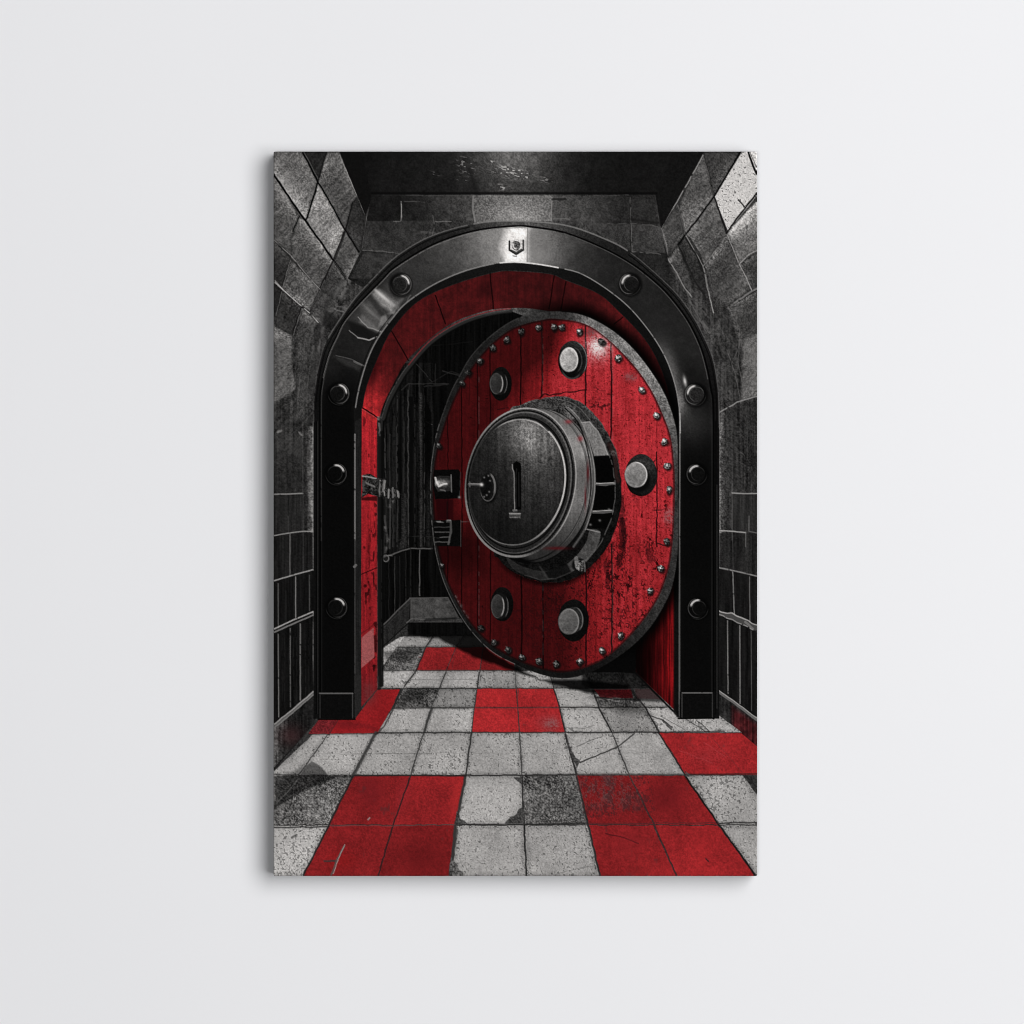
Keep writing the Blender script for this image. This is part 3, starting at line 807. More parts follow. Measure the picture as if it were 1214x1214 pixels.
for q in [(456, 626), (460, 640), (458, 650), (462, 600), (466, 594)]:
    glow(q[0], q[1], 1.8, 2.4, 110, .6, grit=.6)
# skirting in the passage
poly([(452, 743), (486, 710), (485, 738), (452, 768)], texg(33, fine=.2, vert=.15))
line([(452, 743), (486, 709.5)], 1.3, 92, .85, wob=.3)
line([(452, 747), (486, 715)], .8, 52, .7)
poly([(487, 709), (532, 709), (541, 726), (545, 733), (487, 734)], texg(66, fine=.12, med=.1))
poly([(482, 738), (487, 733), (547, 733), (549, 738)], texg(52, fine=.2))
line([(486, 709), (531, 708.5)], 1.4, 78, .85)
line([(482, 738.5), (488, 733.5), (520, 735)], 1, 112, .6)
line([(487, 710), (487, 734)], 1, 94, .6)
line([(505, 735), (540, 733)], 2.5, 18, .7, soft=1.2)
line([(452.3, 768), (484, 739)], 1.3, 12, .9)

poly([(690, 700), (758, 640), (758, 799), (735, 797), (690, 797)], texg(7, fine=.2))
# ================================================================ red lining of the arch
p_lin = pid('printed_red_lining')


def lining(sl, d):
    X, Y = XX[sl], YY[sl]
    b = 60 + 30 * sm(470, 430, X) + 66 * sm(430, 500, Y) * sm(480, 450, X) - 10 * sm(560, 640, X)
    b = b + 45 * sm(440, 500, Y) * sm(700, 790, X) + 20 * sm(690, 740, X) * sm(420, 360, Y)
    k = 1 + .07 * FINE[sl] + .09 * MED[sl] + .08 * VERT[sl]
    return rgb((1, .2, .22), np.clip(b * 1.05 * k, 8, 220)) + np.array((4, 6, 6), f4)


poly(REDO + REDI[::-1], lining, pid=p_lin)
for pts in [((464.5, 393), (484, 427)), ((516, 350), (528, 384)), ((581, 324), (585, 366)), ((657, 326), (651, 366)), ((671, 334), (665, 368)), ((430, 484), (449, 496)), ((738, 376), (728, 384))]:
    line(pts, 1.5, (16, 4, 5), .9, wob=.3)
line([(429, 485), (449, 497)], .7, (150, 90, 92), .5)
glow(575, 342, 9, 10, (26, 8, 10), .5, grit=.5)
glow(664, 345, 5, 16, (26, 8, 10), .45, grit=.5)
glow(443, 440, 6, 26, (24, 4, 6), .55, ang=.45)
# left jamb: brighter paint, worn
poly([(428, 492), (447, 503), (447, 817), (428, 838)],
     lambda sl, d: rgb((158, 34, 40), np.clip((1 - .22 * sm(560, 720, YY[sl])) * (1 + .07 * FINE[sl] + .11 * VERT[sl])
                                              - .5 * sm(1.3, 2.2, BLOT[sl] + .5 * VERT[sl] - .2), .12, 1.4)), wob=.2)
line([(437, 610), (438, 650), (436, 680)], 2, (60, 12, 14), .5, wob=1.5, dash=.4)
line([(437, 685), (439, 720), (437, 745)], 2.2, (50, 10, 12), .5, wob=1.5, dash=.4)
line([(428, 681), (447, 673)], 1.1, (20, 5, 6), .9)
poly([(428.5, 756), (443, 744), (444, 779), (428.5, 792)], lambda sl, d: rgb((150, 84, 84), np.clip(1 + .05 * FINE[sl], .5, 1.3)), .92)
glow(437, 822, 9, 14, (84, 48, 48), .6, grit=.4)
line([(428, 752), (443, 741)], 2, (90, 22, 25), .6, wob=.8, dash=.3)
# edge of the hole, jamb backs
line(HOLE[:54], 5.4, 9, .9, soft=.8)
line([(x - 1.4, y - .7) for x, y in HOLE[12:60]], 4.2, 42, .85, soft=.8)
line([(x - 3.2, y - 1.6) for x, y in HOLE[12:60]], 1, 86, .6, dash=.15)
line([(x - 1.6, y - 3.4) for x, y in HOLE[36:60]], 1.2, (140, 24, 30), .55)
line([(449.5, 500), (449.5, 816)], 4.4, 20, .85, soft=.8)
line([(452.3, 640), (452.3, 800)], 1, 40, .6, dash=.3)
line([(449, 494), (450, 516)], 2.4, 120, .6, wob=1, dash=.3)
line([(447.2, 590), (447.2, 815)], .8, (120, 60, 62), .6, dash=.3)
# right jamb, seen below the door
poly([(800, 505), (800, 842), (754, 797), (752, 640), (770, 505)],
     lambda sl, d: rgb((1, .14, .17), np.clip((10 + 96 * sm(757, 800, XX[sl])) * (1 + .24 * VERT[sl] + .05 * FINE[sl]) * (1 - .25 * sm(800, 842, YY[sl])), 5, 170)), pid=p_lin)
for x in (759, 766, 773, 780, 787, 794):
    line([(x, 690), (x, 797 + (x - 754))], .9, (18, 4, 5), .65, wob=.3)
line([(752, 796), (772, 817), (798, 843)], 2.2, 9, .9)
# hinge on the left jamb
p_hinge = pid('printed_hinge')
poly([(429, 563), (437, 562), (447, 567), (456, 568), (457, 578), (470, 580), (474, 586), (471, 591), (458, 590), (447, 588), (436, 586), (429, 590)],
     lambda sl, d: np.clip(36 + 34 * FINE[sl], 4, 170), wob=1, pid=p_hinge)
poly([(428.5, 590), (447, 588), (447, 594), (428.5, 593)], (40, 8, 10), .8, soft=.8)
for x, y0, y1 in [(450, 569, 588), (455.5, 568, 590), (460.5, 579, 592), (465.5, 578, 592), (470.5, 580, 591)]:
    line([(x, y0), (x, y1)], 3.2, 26, .9, wob=.6)
    line([(x + .6, y0 + 1), (x + .4, y1 - 2)], 1.5, 150, .8, wob=.7, dash=.2)
for pts, w, g in [([(429, 564.5), (438, 566), (446, 567.5)], 1.6, 150), ([(434, 572), (444, 577)], 2, 110), ([(431, 580), (446, 584)], 2, 24), ([(455, 570), (455, 582)], 2.4, 120),
                  ([(450, 572), (450, 588)], 1.6, 80), ([(461, 580), (461, 590)], 2, 120), ([(466, 580), (466, 590)], 2.2, 90), ([(472, 582), (472, 590)], 1.8, 120), ([(430, 570), (431, 582)], 2, 70)]:
    line(pts, w, g, .8, wob=.8)

# ================================================================ arch of black steel
p_arch = pid('printed_arch')
ARCHP = OUT + PIN[::-1]


def steel(sl, d):
    X, Y = XX[sl], YY[sl]
    g = 11 + 19 * sm(520, 400, Y) + 22 * sm(400, 320, Y) * np.exp(-((X - 560) / 110) ** 2)
    g = g + 70 * np.exp(-((X - 612) / 46) ** 2) * sm(340, 300, Y) + 26 * np.exp(-((X - 612) / 95) ** 2) * sm(345, 300, Y)
    g = g + 10 * sm(700, 800, X) * np.exp(-((Y - 500) / 60) ** 2)
    return g * np.clip(1 + .07 * FINE[sl] + .05 * BIG[sl] + .06 * MED[sl], .3, 2)


# inner edge of the plate, seen in depth
poly(PIN + REDO[::-1], texg(lambda sl: 15 + 16 * sm(470, 400, XX[sl]) * sm(430, 640, YY[sl]) + 6 * np.exp(-((XX[sl] - 612) / 80) ** 2), fine=.15), soft=.8, pid=p_arch)
poly([(420.5, 500), (428.5, 495), (428, 842), (420.5, 853)], texg(29, fine=.12, vert=.12), soft=.6)
poly(ARCHP, steel, pid=p_arch)
ARM = np.zeros((H, W), f4)
_sl, _d = sdf(RIM + PIN[::-1], 4)
ARM[_sl] = cov(_d, .8)
put(_sl, cov(_d + 1.2, 1.2) * sm(0, -7, _d) * sm(420, 480, YY[_sl]) * .8, texg(8, fine=.2)(_sl))
# sheen on the polished curve
def shine(pts, col, a, soft=2.0):
    sl, d = sdf(pts, 4 + 2 * soft, .5)
    put(sl, cov(d, soft) * ARM[sl], texg(col, fine=.05, med=.03)(sl), a)


shine([(446, 345), (462, 336), (484, 352), (462, 382), (446, 398), (424, 386), (414, 378), (430, 358)], 62, .75, 5)
shine([(428, 362), (440, 352), (460, 380), (450, 396), (436, 390)], 92, .55, 3.5)
shine([(440, 348), (446, 344), (468, 362), (466, 372), (452, 362)], 150, .75, 2.2)
shine([(445, 346), (449, 342), (470, 356), (478, 354), (472, 364), (462, 360)], 120, .6, 2)
shine([(434, 352), (440, 348), (456, 374), (452, 376)], 34, .6, 1.5)
shine([(452, 376), (470, 366), (468, 372), (458, 384), (448, 388)], 128, .7, 1.4)
shine([(458, 372), (470, 372), (460, 380)], 40, .7, 1.2)
shine([(428, 372), (446, 388), (452, 394), (440, 392), (426, 382)], 112, .6, 1.8)
shine([(410, 380), (426, 384), (446, 394), (452, 398), (440, 404), (420, 396)], 20, .85, 2)
glow(456, 353, 19, 2.6, 178, .75, ang=.68, clip=ARM)
glow(452, 350, 12, 1.6, 205, .7, ang=.72, clip=ARM)
glow(468, 345, 12, 3, 96, .5, ang=.7, clip=ARM)
glow(440, 370, 15, 2, 130, .5, ang=.75, clip=ARM)
line([(424, 376), (436, 388), (454, 394)], 1.1, 150, .7, wob=.6, clip=ARM)
line([(414, 392), (424, 400), (438, 403.5), (447, 399)], 1.3, 118, .85, wob=.5, clip=ARM)
line([(424, 400.5), (437, 403.5), (444, 401)], 1.4, 170, .6, wob=.4, clip=ARM)
shine([(396, 422), (412, 426), (430, 434), (426, 440), (408, 432)], 56, .6, 2)
line([(398, 421), (416, 426), (431, 433)], 1.2, 84, .7, wob=.6, clip=ARM)
line([(420, 429), (431, 433)], 2.6, 110, .6, wob=.6, clip=ARM)
line([(468, 373), (480, 362), (487, 350)], 1.2, 100, .6, wob=.8, clip=ARM)
glow(606, 288, 46, 34, 140, .5, clip=ARM, grit=.15)
glow(640, 292, 24, 24, 112, .5, clip=ARM, grit=.3)
shine([(602, 266), (625, 268), (624, 313), (600, 313), (594, 296)], 232, .96, 5)
shine([(606, 272), (624, 272), (624, 280), (612, 282)], 255, .9, 2)
shine([(600, 300), (624, 300), (624, 311), (600, 311)], 252, .85, 2)
line([(625.5, 270), (625, 312)], 1.2, 120, .7, clip=ARM)
glow(800, 455, 9, 40, 125, .6, ang=-.3, clip=ARM, grit=.15)
glow(805, 480, 8, 14, 165, .55, clip=ARM, grit=.2)
glow(822, 500, 26, 26, 62, .5, clip=ARM, grit=.1)
glow(812, 452, 2, 6, 235, .8, ang=-.2, clip=ARM)
glow(770, 400, 26, 30, 40, .4, clip=ARM)
glow(790, 425, 8, 20, 100, .5, ang=-.5, clip=ARM)
# rim lines
poly(OUT + RIM[::-1], texg(lambda sl: 15 + 12 * sm(480, 380, YY[sl]) + 50 * np.exp(-((XX[sl] - 625) / 60) ** 2) * sm(300, 270, YY[sl]), fine=.2))
line([(x, y) for x, y in RIM], 2.2, 4, .95)
line([(x + .3, y + 2) for x, y in RIM[20:70]], 1, 112, .75, dash=.1)
line([(x + 1.6, y + 1) for x, y in RIM[6:34]], 1, 80, .6, dash=.15)
line([(x - 1.8, y + .6) for x, y in RIM[78:124]], 1, 82, .7, dash=.12)
line(OUT[30:60], 1.4, 105, .7, dash=.1)
line(OUT[12:36], 1.2, 84, .6, dash=.2)
line(OUT[60:84], 1.8, 120, .75)
line(OUT[84:128], 1.2, 92, .65, dash=.1)
line([(x + 2.6, y + 2.2) for x, y in OUT[14:60]], 1.2, 6, .8)
line([(x - 2.6, y + 2.2) for x, y in OUT[84:132]], 1.2, 6, .8)
line([(375, 500), (375, 846)], 1.2, 5, .8)
line([(376.8, 500), (376.8, 846)], .8, 44, .7)
line([(381.5, 500), (381.5, 838)], .8, 30, .7)
line([(848.5, 500), (848.5, 846)], 1.2, 5, .8)
line([(850, 575), (850, 840)], .8, 52, .7)
line([(844, 500), (844, 838)], .8, 40, .7)
line(PIN[18:64], 1.5, 128, .85, dash=.06)
line([(x - 2.4, y - 2) for x, y in PIN[18:44]], 1, 5, .7)
line(PIN[64:72], 1.7, 215, .9)
line(PIN[72:126], 1.4, 140, .8, dash=.08)
line([(806, 490), (806.5, 513)], 1.6, 165, .8, dash=.1)
line([(420.8, 515), (420.8, 640)], 1.7, 135, .8, dash=.1)
line([(420.8, 640), (420.8, 850)], 1.3, 66, .8, dash=.1)
line([(804.8, 515), (804.8, 842)], 1.3, 84, .8, dash=.08)
poly([(798.5, 640), (804.5, 600), (804.5, 852), (798.5, 845)], texg(13, fine=.2), .9, soft=.8)
line([(805.2, 640), (805.2, 848)], 1, 74, .8, dash=.1)
line([(420, 672), (422, 670)], 3, 110, .8)
# foot blocks
poly([(377, 822), (421, 822), (421, 852.5), (377, 852.5)], texg(12, fine=.2), pid=p_arch)
line([(379, 822), (418, 822)], 1.7, 102, .85, dash=.05)
line([(379.5, 824), (379.5, 851)], 1, 58, .8)
line([(418, 823), (418, 851)], 1.3, 84, .7)
line([(377, 853), (421, 853)], 1.4, 5, .9)
poly([(420.5, 851), (428.3, 841), (428.3, 800), (420.5, 800)], texg(36, fine=.1))
poly([(806, 820), (847, 820), (847, 851.5), (806, 851.5)], texg(12, fine=.2), pid=p_arch)
line([(809, 821.5), (844, 821.5)], 1.6, 100, .85, dash=.05)
line([(808.6, 823), (808.6, 850)], 1, 74, .8)
line([(844.5, 823), (844.5, 850)], 1.1, 62, .7)
line([(804, 852), (847, 851.5)], 1.6, 5, .9)

# bolts of the arch
for bx, by, r, side, base in [(475, 337, 11, 1, 30), (747.5, 336.5, 11, -1, 22), (401, 466.5, 11, 1, 16), (825, 467.5, 11, -1, 34), (398, 561.5, 11, 1, 8), (826.5, 562, 10.5, -1, 12), (398.5, 720, 11, 1, 12), (828, 721, 10.5, -1, 10)]:
    b = pid('printed_bolt')
    dark = by > 520
    oval(bx, by + 1, r + 3, r + 3.5, 4, a=.75, soft=1.6)
    oval(bx + side * 1.5, by, r, r + .8, lambda sl, d, u, v: np.clip((base * .8 + (14 if dark else 40) * sm(.2, -.9, v) * sm(-.4, .9, u * side)) * (1 + .15 * FINE[sl]), 3, 200), pid=b)
    hexa = [(bx - side * 1 + (r - 2.4) * math.cos(q), by - .5 + (r - 2.4) * math.sin(q)) for q in np.arange(6) * math.pi / 3 + .3]
    if not dark and by < 400:
        poly(hexa, texg(base, fine=.25))
    else:
        oval(bx - side * 1, by - .3 + (1.5 if dark else 0), r - 2.4, r - 2.2, texg(base, fine=.25))
    ring(bx + side * 1.5, by, r, r + .8, 1.1, 96 if not dark else 70, a=.75, arc=(0.2 if side > 0 else math.pi - .2, 2.0))
    hi = (-.75 if side > 0 else math.pi + .75)
    ring(bx + side * .4, by - .3, r - 1.8, r - 1.4, 2.2 if not dark else 2.4, 200 if not dark else 190, a=.9, arc=(hi if not dark else hi - side * .25, 1.0))
    ring(bx - side * 1, by, r - 2.6, r - 2.4, .9, 84 if not dark else 46, a=.7, arc=(hi, 2.6))
    ring(bx + side, by, r + 2, r + 2.5, .8, 60, a=.5, arc=(2.0 if side > 0 else 1.1, 1.2))
b = pid('printed_bolt')
HEX = [(603.5, 287), (606, 284), (618, 284), (620.5, 287), (620.5, 297), (612, 303), (603.5, 297)]
poly(HEX, lambda sl, d: np.clip(205 + 20 * FINE[sl], 60, 245), pid=b)
line([(604, 286), (604, 296.5), (612, 301.5), (620.3, 296.5), (620.3, 285)], 2, 18, .95)
line([(606, 297), (612, 300), (618, 296)], 2.6, 40, .8)
oval(612, 292, 4.6, 4.8, lambda sl, d, u, v: np.clip(80 + 55 * FINE[sl], 20, 220))
ring(612, 291.5, 3.6, 3.4, 1.4, 230, a=.85, arc=(2.6, 1.6))
ring(611.5, 291, 4.8, 4.6, 1.4, 30, a=.9, arc=(-1.2, 1.5))
line([(608, 303), (612, 304)], 1.4, 70, .7, wob=1)

# ================================================================ vault door
p_door = pid('printed_vault_door')
p_rim = pid('printed_door_rim')
sl, d = sdf(DOOR, 22)
shade = sm(20, 0, d) * sm(560, 700, XX[sl]) * (1 - sm(804, 806, XX[sl])) * sm(800, 740, YY[sl])
PLM = 1 - ARM[sl]
img[sl] *= (1 - .93 * shade * np.clip(PLM, 0, 1) ** 2)[..., None]


def rimc(sl, d):
    X, Y = XX[sl], YY[sl]
    g = 26 + 20 * np.exp(-((X - 640) / 40) ** 2) * sm(420, 370, Y) + 82 * sm(665, 700, X) * sm(600, 420, Y) + 20 * sm(700, 780, X) - 8 * sm(690, 790, Y)
    return np.clip(g * (1 + .22 * FINE[sl] + .1 * MED[sl]), 5, 200)


poly(DOOR, rimc, pid=p_rim)
line([(x - .3, y) for x, y in DOOR[35:90]], 1, 108, .65, dash=.2)
line([DOOR[i] for i in range(5, 40)], 1.2, 66, .6, dash=.2)
line([DOOR[i] for i in range(-40, 0)], 1.4, 6, .8)


def redface(sl, d):
    X, Y = XX[sl], YY[sl]
    t = (X - 612) * .86 + (Y - 470) * .5                          # light falls in from the upper right
    b = 64 + 96 * sm(-22, 40, t) * sm(690, 520, Y) + 84 * sm(640, 720, X)
    b = b - 58 * sm(452, 400, Y) * sm(690, 630, X)
    b = b - 46 * sm(600, 700, Y) * sm(760, 620, X)
    b = b - 14 * sm(720, 790, Y) + 22 * sm(590, 640, X) * sm(640, 700, Y)
    b = np.clip(b, 66, 184)
    b = b - 26 * sm(600, 545, X) * sm(560, 640, Y) * sm(700, 660, Y)
    k = 1 + .07 * FINE[sl] + .07 * VERT[sl] + .04 * MED[sl]
    wear = sm(.3, .8, SCUF[sl] - .66 + .16 * BLOT[sl] + .1 * sm(600, 720, X) + .14 * sm(540, 690, Y) * sm(600, 720, X))
    dots = sm(.72, .92, SPECK[sl]) * sm(580, 680, X) * sm(390, 420, Y)
    b = .93 * b * k * (1 - .8 * wear) * (1 - .3 * dots)
    c = rgb((1, .21, .235), np.clip(b * .95, 10, 230))
    pink = sm(120, 190, b)[..., None] * np.array((0, 10, 12), f4)
    return c + pink


sl, d = sdf(FACE, 4)
m = cov(d, .6)
put(sl, m, redface(sl, d))
ids[sl][m > .5] = p_door
FM = np.zeros((H, W), f4)
FM[sl] = cov(d + 1, .8)
put(sl, m * sm(-3.2, 0, d), 10, .75)
# planks
for x, ya, yb, w, c, a in [
    (530.5, 470, 710, 1.2, (14, 3, 4), .8), (547, 440, 735, 1.3, (12, 3, 4), .85), (566, 420, 755, 1.3, (14, 4, 5), .85), (581, 405, 770, 1.3, (12, 3, 4), .85),
    (617, 385, 482, 1.6, (14, 4, 5), .9), (642.3, 376, 470, 1.8, (26, 12, 12), .9), (618, 682, 790, 1.7, (10, 3, 4), .9), (643.5, 690, 800, 1.7, (10, 3, 4), .9),
    (694, 376, 482, 2, (24, 8, 10), .9), (724.3, 400, 520, 1.9, (30, 10, 12), .9), (694.5, 672, 795, 1.9, (24, 8, 10), .9), (725, 645, 778, 1.9, (28, 16, 16), .9),
    (778.3, 536, 648, 1.5, (30, 8, 10), .9), (706, 700, 780, .8, (70, 12, 14), .4), (754, 620, 740, .9, (70, 12, 14), .4),
    (778, 470, 530, .8, (80, 14, 18), .5), (556, 440, 480, .6, (20, 4, 5), .4), (630, 700, 780, .7, (60, 10, 12), .5),
]:
    line([(x, ya), (x + .8, (ya + yb) / 2), (x, yb)], w, c, a, wob=.4, clip=FM)
for x in (642.8, 725.6, 567):
    line([(x + .9, 400), (x + .9, 780)], .7, 110, .35, dash=.45, seed=x, clip=FM)
for pts, w, a in [([(640, 471), (645, 468), (660, 466.5), (678, 464), (694, 461)], 1.6, .85), ([(778, 546), (772, 548)], 1.4, .7), ([(779, 644), (784, 647), (792, 645)], 1.4, .8),
                  ([(776, 604), (790, 603)], 1.2, .6), ([(736, 590), (738, 640), (734, 668)], 7, .5), ([(738, 615), (741, 655)], 4, .55), ([(590, 485), (602, 483)], 1.4, .6),
                  ([(700, 483), (712, 482), (722, 480)], 3.2, .5), ([(703, 461), (718, 463)], 1, .4), ([(768, 645), (771, 665)], 6, .35), ([(718, 668), (722, 700)], 6, .4)]:
    line(pts, w, (26, 8, 10), a, wob=1.2, dash=.2 if w > 2 else .05, clip=FM)
sl = FULL
for cx, cy, rx, ry, a in [(722, 655, 26, 36, .5), (655, 738, 70, 46, .62), (750, 730, 34, 26, .62), (735, 690, 22, 30, .5), (770, 660, 14, 30, .5), (668, 705, 26, 14, .5),
                          (713, 482, 12, 6, .7), (738, 636, 5, 34, .9), (722, 690, 6, 22, .8), (748, 590, 18, 8, .4), (705, 470, 10, 26, .3), (690, 388, 26, 8, .4), (775, 705, 10, 16, .4)]:
    q = np.exp(-((XX - cx) / rx) ** 2 - ((YY - cy) / ry) ** 2)
    put(FULL, FM * np.clip(q * 1.25, 0, 1) * sm(.56, .82, SCUF + .1 * q + .05 * BLOT), (34, 10, 12), a * .8)
# glint on the paint
glow(709, 411, 9, 9, 232, .95, grit=.35, clip=FM)
glow(709, 412, 15, 16, 205, .45, grit=.9, clip=FM)
glow(700, 394, 5, 5, 60, .5, grit=.9, clip=FM)
glow(748, 447, 7, 5, 90, .5, grit=.9, clip=FM)
glow(794, 613, 7, 9, 120, .45, grit=1.1, clip=FM)
for q in [(539, 708), (542, 714), (546, 719), (549, 726), (553, 731)]:
    glow(q[0], q[1], 2.4, 2.4, 100, .7, grit=.6, clip=FM)

# rivets round the edge
for rx, ry, g in [(547.5, 454, 90), (555, 442, 60), (569, 427.5, 110), (584, 412.5, 110), (601, 402.5, 110), (618, 393.5, 95), (638, 388.5, 110), (657, 387.5, 110),
                  (666, 388, 120), (687, 393, 150), (713, 405.5, 90), (733, 424.5, 200), (761, 462, 225), (778, 492.5, 215), (788, 523.5, 215), (790.7, 552.5, 210), (793.5, 580.5, 170),
                  (790.5, 642, 110), (783.5, 674, 190), (771, 700.5, 175), (735.5, 754, 165), (713.5, 771.5, 150), (687.5, 784, 130), (659.5, 787, 120), (639, 784, 110),
                  (618.5, 779.5, 95), (602, 770, 90), (585.5, 761, 90), (569.8, 745, 66), (520.5, 528, 110), (524.3, 671, 100)]:
    b = pid('printed_rivet')
    s = .72 if rx < 560 else .95
    oval(rx + 1.0, ry + 1.6, 4.6 * s, 4.9 * s, 10, a=.85, soft=1.4, wob=1.2)
    oval(rx, ry, 3.9 * s, 4.1 * s, lambda sl, d, u, v: np.clip(g * .3 + g * .3 * FINE[sl], 8, 180), pid=b, wob=1.0)
    rg = np.random.default_rng(int(rx * 7 + ry))
    q0 = rg.random() * 2
    star = [(rx - .7 + (3.4 if k % 2 else 2.0) * s * (.75 + .5 * rg.random()) * math.cos(q0 + k * math.pi / 4),
             ry - .6 + (3.4 if k % 2 else 2.0) * s * (.75 + .5 * rg.random()) * math.sin(q0 + k * math.pi / 4)) for k in range(8)]
    poly(star, lambda sl, d: np.clip(g * (.9 + .45 * FINE[sl] + .2 * sm(-.5, -2.5, d)), 16, 235), soft=.8)
    line([(rx - 2.4 * s, ry + .4), (rx + .4, ry + 2.4 * s)], .9, 14, .7, wob=.8)
    oval(rx + .9 * s, ry + 1.2 * s, 1.2 * s, 1.0 * s, 24, a=.75, soft=.7)

# six round bosses
for cx, cy, ox, oy, fx, fy, gx, gy, g, side in [
    (593.7, 455, 13, 20, 588.5, 454.5, 7.5, 12.5, 44, 1), (679, 427, 17.3, 22.8, 674.3, 426.5, 10.5, 14.2, 158, 0), (760, 563.5, 19, 25, 753.8, 563, 13, 14.8, 118, 0),
    (680, 735.5, 18.3, 25, 674, 737, 12, 15, 82, 2), (595.3, 716.3, 13.4, 20.4, 590, 718.5, 7.3, 14, 44, 1)]:
    b = pid('printed_boss')
    oval(cx, cy, ox, oy, lambda sl, d, u, v: np.clip((9 + (26 if g > 100 else 5) * sm(-.1, -.95, v) + (14 if g > 100 else 0) * sm(0, .9, u)) * (1 + .3 * FINE[sl]), 2, 90), pid=b, wob=.3)
    if g == 118:
        oval(cx + 1, cy + 2, ox - 2, oy - 4, lambda sl, d, u, v: np.clip((22 + 26 * sm(.2, -.9, v)) * (1 + .25 * FINE[sl]), 4, 90), soft=2)
        oval(fx + 4, fy + 6, 13, 14.5, 8, soft=2, a=.9)
    if g == 82:
        oval(fx + 6, fy - 2, 11, 15.4, texg(34, fine=.3))
        ring(fx + 6, fy - 2, 11, 15.4, 1.3, 110, a=.8, arc=(-.2, 1.3))
    if g == 158:
        ring(fx + 4, fy + 1, 11.5, 16, 1.2, 84, a=.6, arc=(-.2, 1.4))
        ring(cx - 1, cy + 2, ox - 3.5, oy - 3, 2.2, 92, a=.5, arc=(1.7, 1.1))
        ring(cx, cy, ox - .8, oy - .8, 1, 140, a=.7, arc=(-.3, 1.2))
    if g == 44:
        oval(fx + 3.5, fy, gx + 1.5, gy + 1.5, 18)
    oval(fx, fy, gx, gy, lambda sl, d, u, v: np.clip(g * (1 + .1 * FINE[sl] + .06 * MED[sl] - .14 * v - .1 * u + .16 * sm(.7, 1, np.hypot(u, v))), 4, 230))
    hi = {158: 214, 118: 205, 82: 128, 44: 150}[g]
    ring(fx, fy, gx, gy, 1.5, hi, a=.85, arc=(-.35, 1.9) if g != 44 else (0.1, 1.1))
    ring(fx, fy, gx, gy, 1.1, hi * .6, a=.6, arc=(2.6, 1.5))
    if g == 44:
        ring(fx + 3.6, fy, gx + 1.5, gy + 1.8, 1, 96, a=.8, arc=(.1, 1.0))

# locks on the left edge of the door
b = pid('printed_lock')
poly([(514.5, 557), (544, 556.5), (546, 560), (545.5, 591), (516, 592), (513.5, 575)], texg(8, fine=.3), pid=b, wob=.3)
poly([(516, 566), (520, 564), (535, 564.5), (535.5, 582), (519, 583), (515.5, 576)], lambda sl, d: np.clip((34 + 110 * np.exp(-((YY[sl] - 572.5) / 3.6) ** 2) * sm(536, 524, XX[sl])) * (1 + .2 * FINE[sl]), 4, 230))
line([(517, 567), (520, 576), (529, 573)], 2.4, 215, .75, wob=.9)
line([(522, 566), (533, 566)], 1.4, 28, .9)
line([(534.8, 563), (535.3, 583)], 1.4, 105, .8)
line([(522, 580), (527, 582)], 1.6, 120, .6, wob=1)
line([(546, 560), (544.5, 591)], .9, 58, .7, dash=.3)
glow(544.5, 589.5, 1.6, 1.6, 140, .8)
b = pid('printed_lock')
poly([(513.5, 616.5), (546, 616.5), (546.5, 648), (518, 647), (514.5, 636)], texg(9, fine=.3), pid=b, wob=.3)
for y in (619, 625, 631, 637, 642.5):
    line([(515.5, y), (533, y - .2)], 1.3, 92 if y != 625 else 60, .75, wob=.5, dash=.22)
line([(534, 617), (534.5, 631), (532, 645)], 2.4, 84, .8, wob=.6)
line([(515, 618), (533, 617)], 2, 130, .8, wob=1.2, dash=.35)
line([(546.3, 617), (546.3, 648)], .9, 66, .7)
line([(547, 618.5), (556, 618.5)], 1, 90, .6, dash=.4)
poly([(517, 592), (537, 592), (537, 616), (519, 616)], (30, 5, 8), .7, soft=1)
line([(530, 595), (530, 615)], .9, 10, .8)

# ================================================================ big lock wheel
p_dial = pid('printed_lock_wheel')
FL = spl([(592, 663), (585, 640), (600, 500), (618, 479.5), (644.7, 472), (662, 470), (678, 472), (695, 481.5), (714, 504), (728, 530), (735.5, 562), (736.5, 595),
          (732, 620), (722, 645), (706, 666), (684, 684), (658, 691), (632, 688), (611, 679.5)], 6, True)
poly(FL, lambda sl, d: np.clip((14 + 34 * sm(560, 480, YY[sl]) + 16 * sm(-6, 0, d) * sm(600, 500, YY[sl])) * (1 + .45 * FINE[sl] + .2 * MED[sl]), 3, 150), pid=p_dial, wob=.6)
line([FL[i] for i in range(20, 60)], 1.2, 84, .5, dash=.3, wob=.5)
sl, d = sdf(FL, 8)
img[sl] *= (1 - .6 * sm(7, 0, d) * (d > 0) * sm(640, 690, YY[sl]))[..., None]
# flange: pale quarter plates and dark openings
poly(spl([(672, 478), (688, 490), (703, 514), (711, 541), (722, 541), (714, 516), (701, 494), (688, 482), (676, 476)], 4, True), texg(44, fine=.4), .9)
poly([(689, 501), (699, 500), (709, 512), (716, 526), (721, 539), (704, 541), (700, 525), (694, 512)], texg(116, fine=.1, vert=.05), wob=.3)
line([(689, 501), (699, 500), (709, 512), (716, 526), (721, 540)], 1.3, 170, .75, wob=.3)
line([(703.5, 541), (722, 540.5)], 1.4, 60, .8)
poly([(703, 541), (726, 540), (729, 560), (728, 610), (719, 627), (697, 625), (703, 600), (705, 570)], texg(5, fine=.3))
line([(722, 527), (730, 545), (732, 570)], 5, (52, 32, 30), .6, soft=1.5, wob=1)
glow(727, 537, 4, 3, 120, .5, grit=.8)
line([(707, 574), (718, 574.6), (728, 573)], 3, 84, .95, wob=.15)
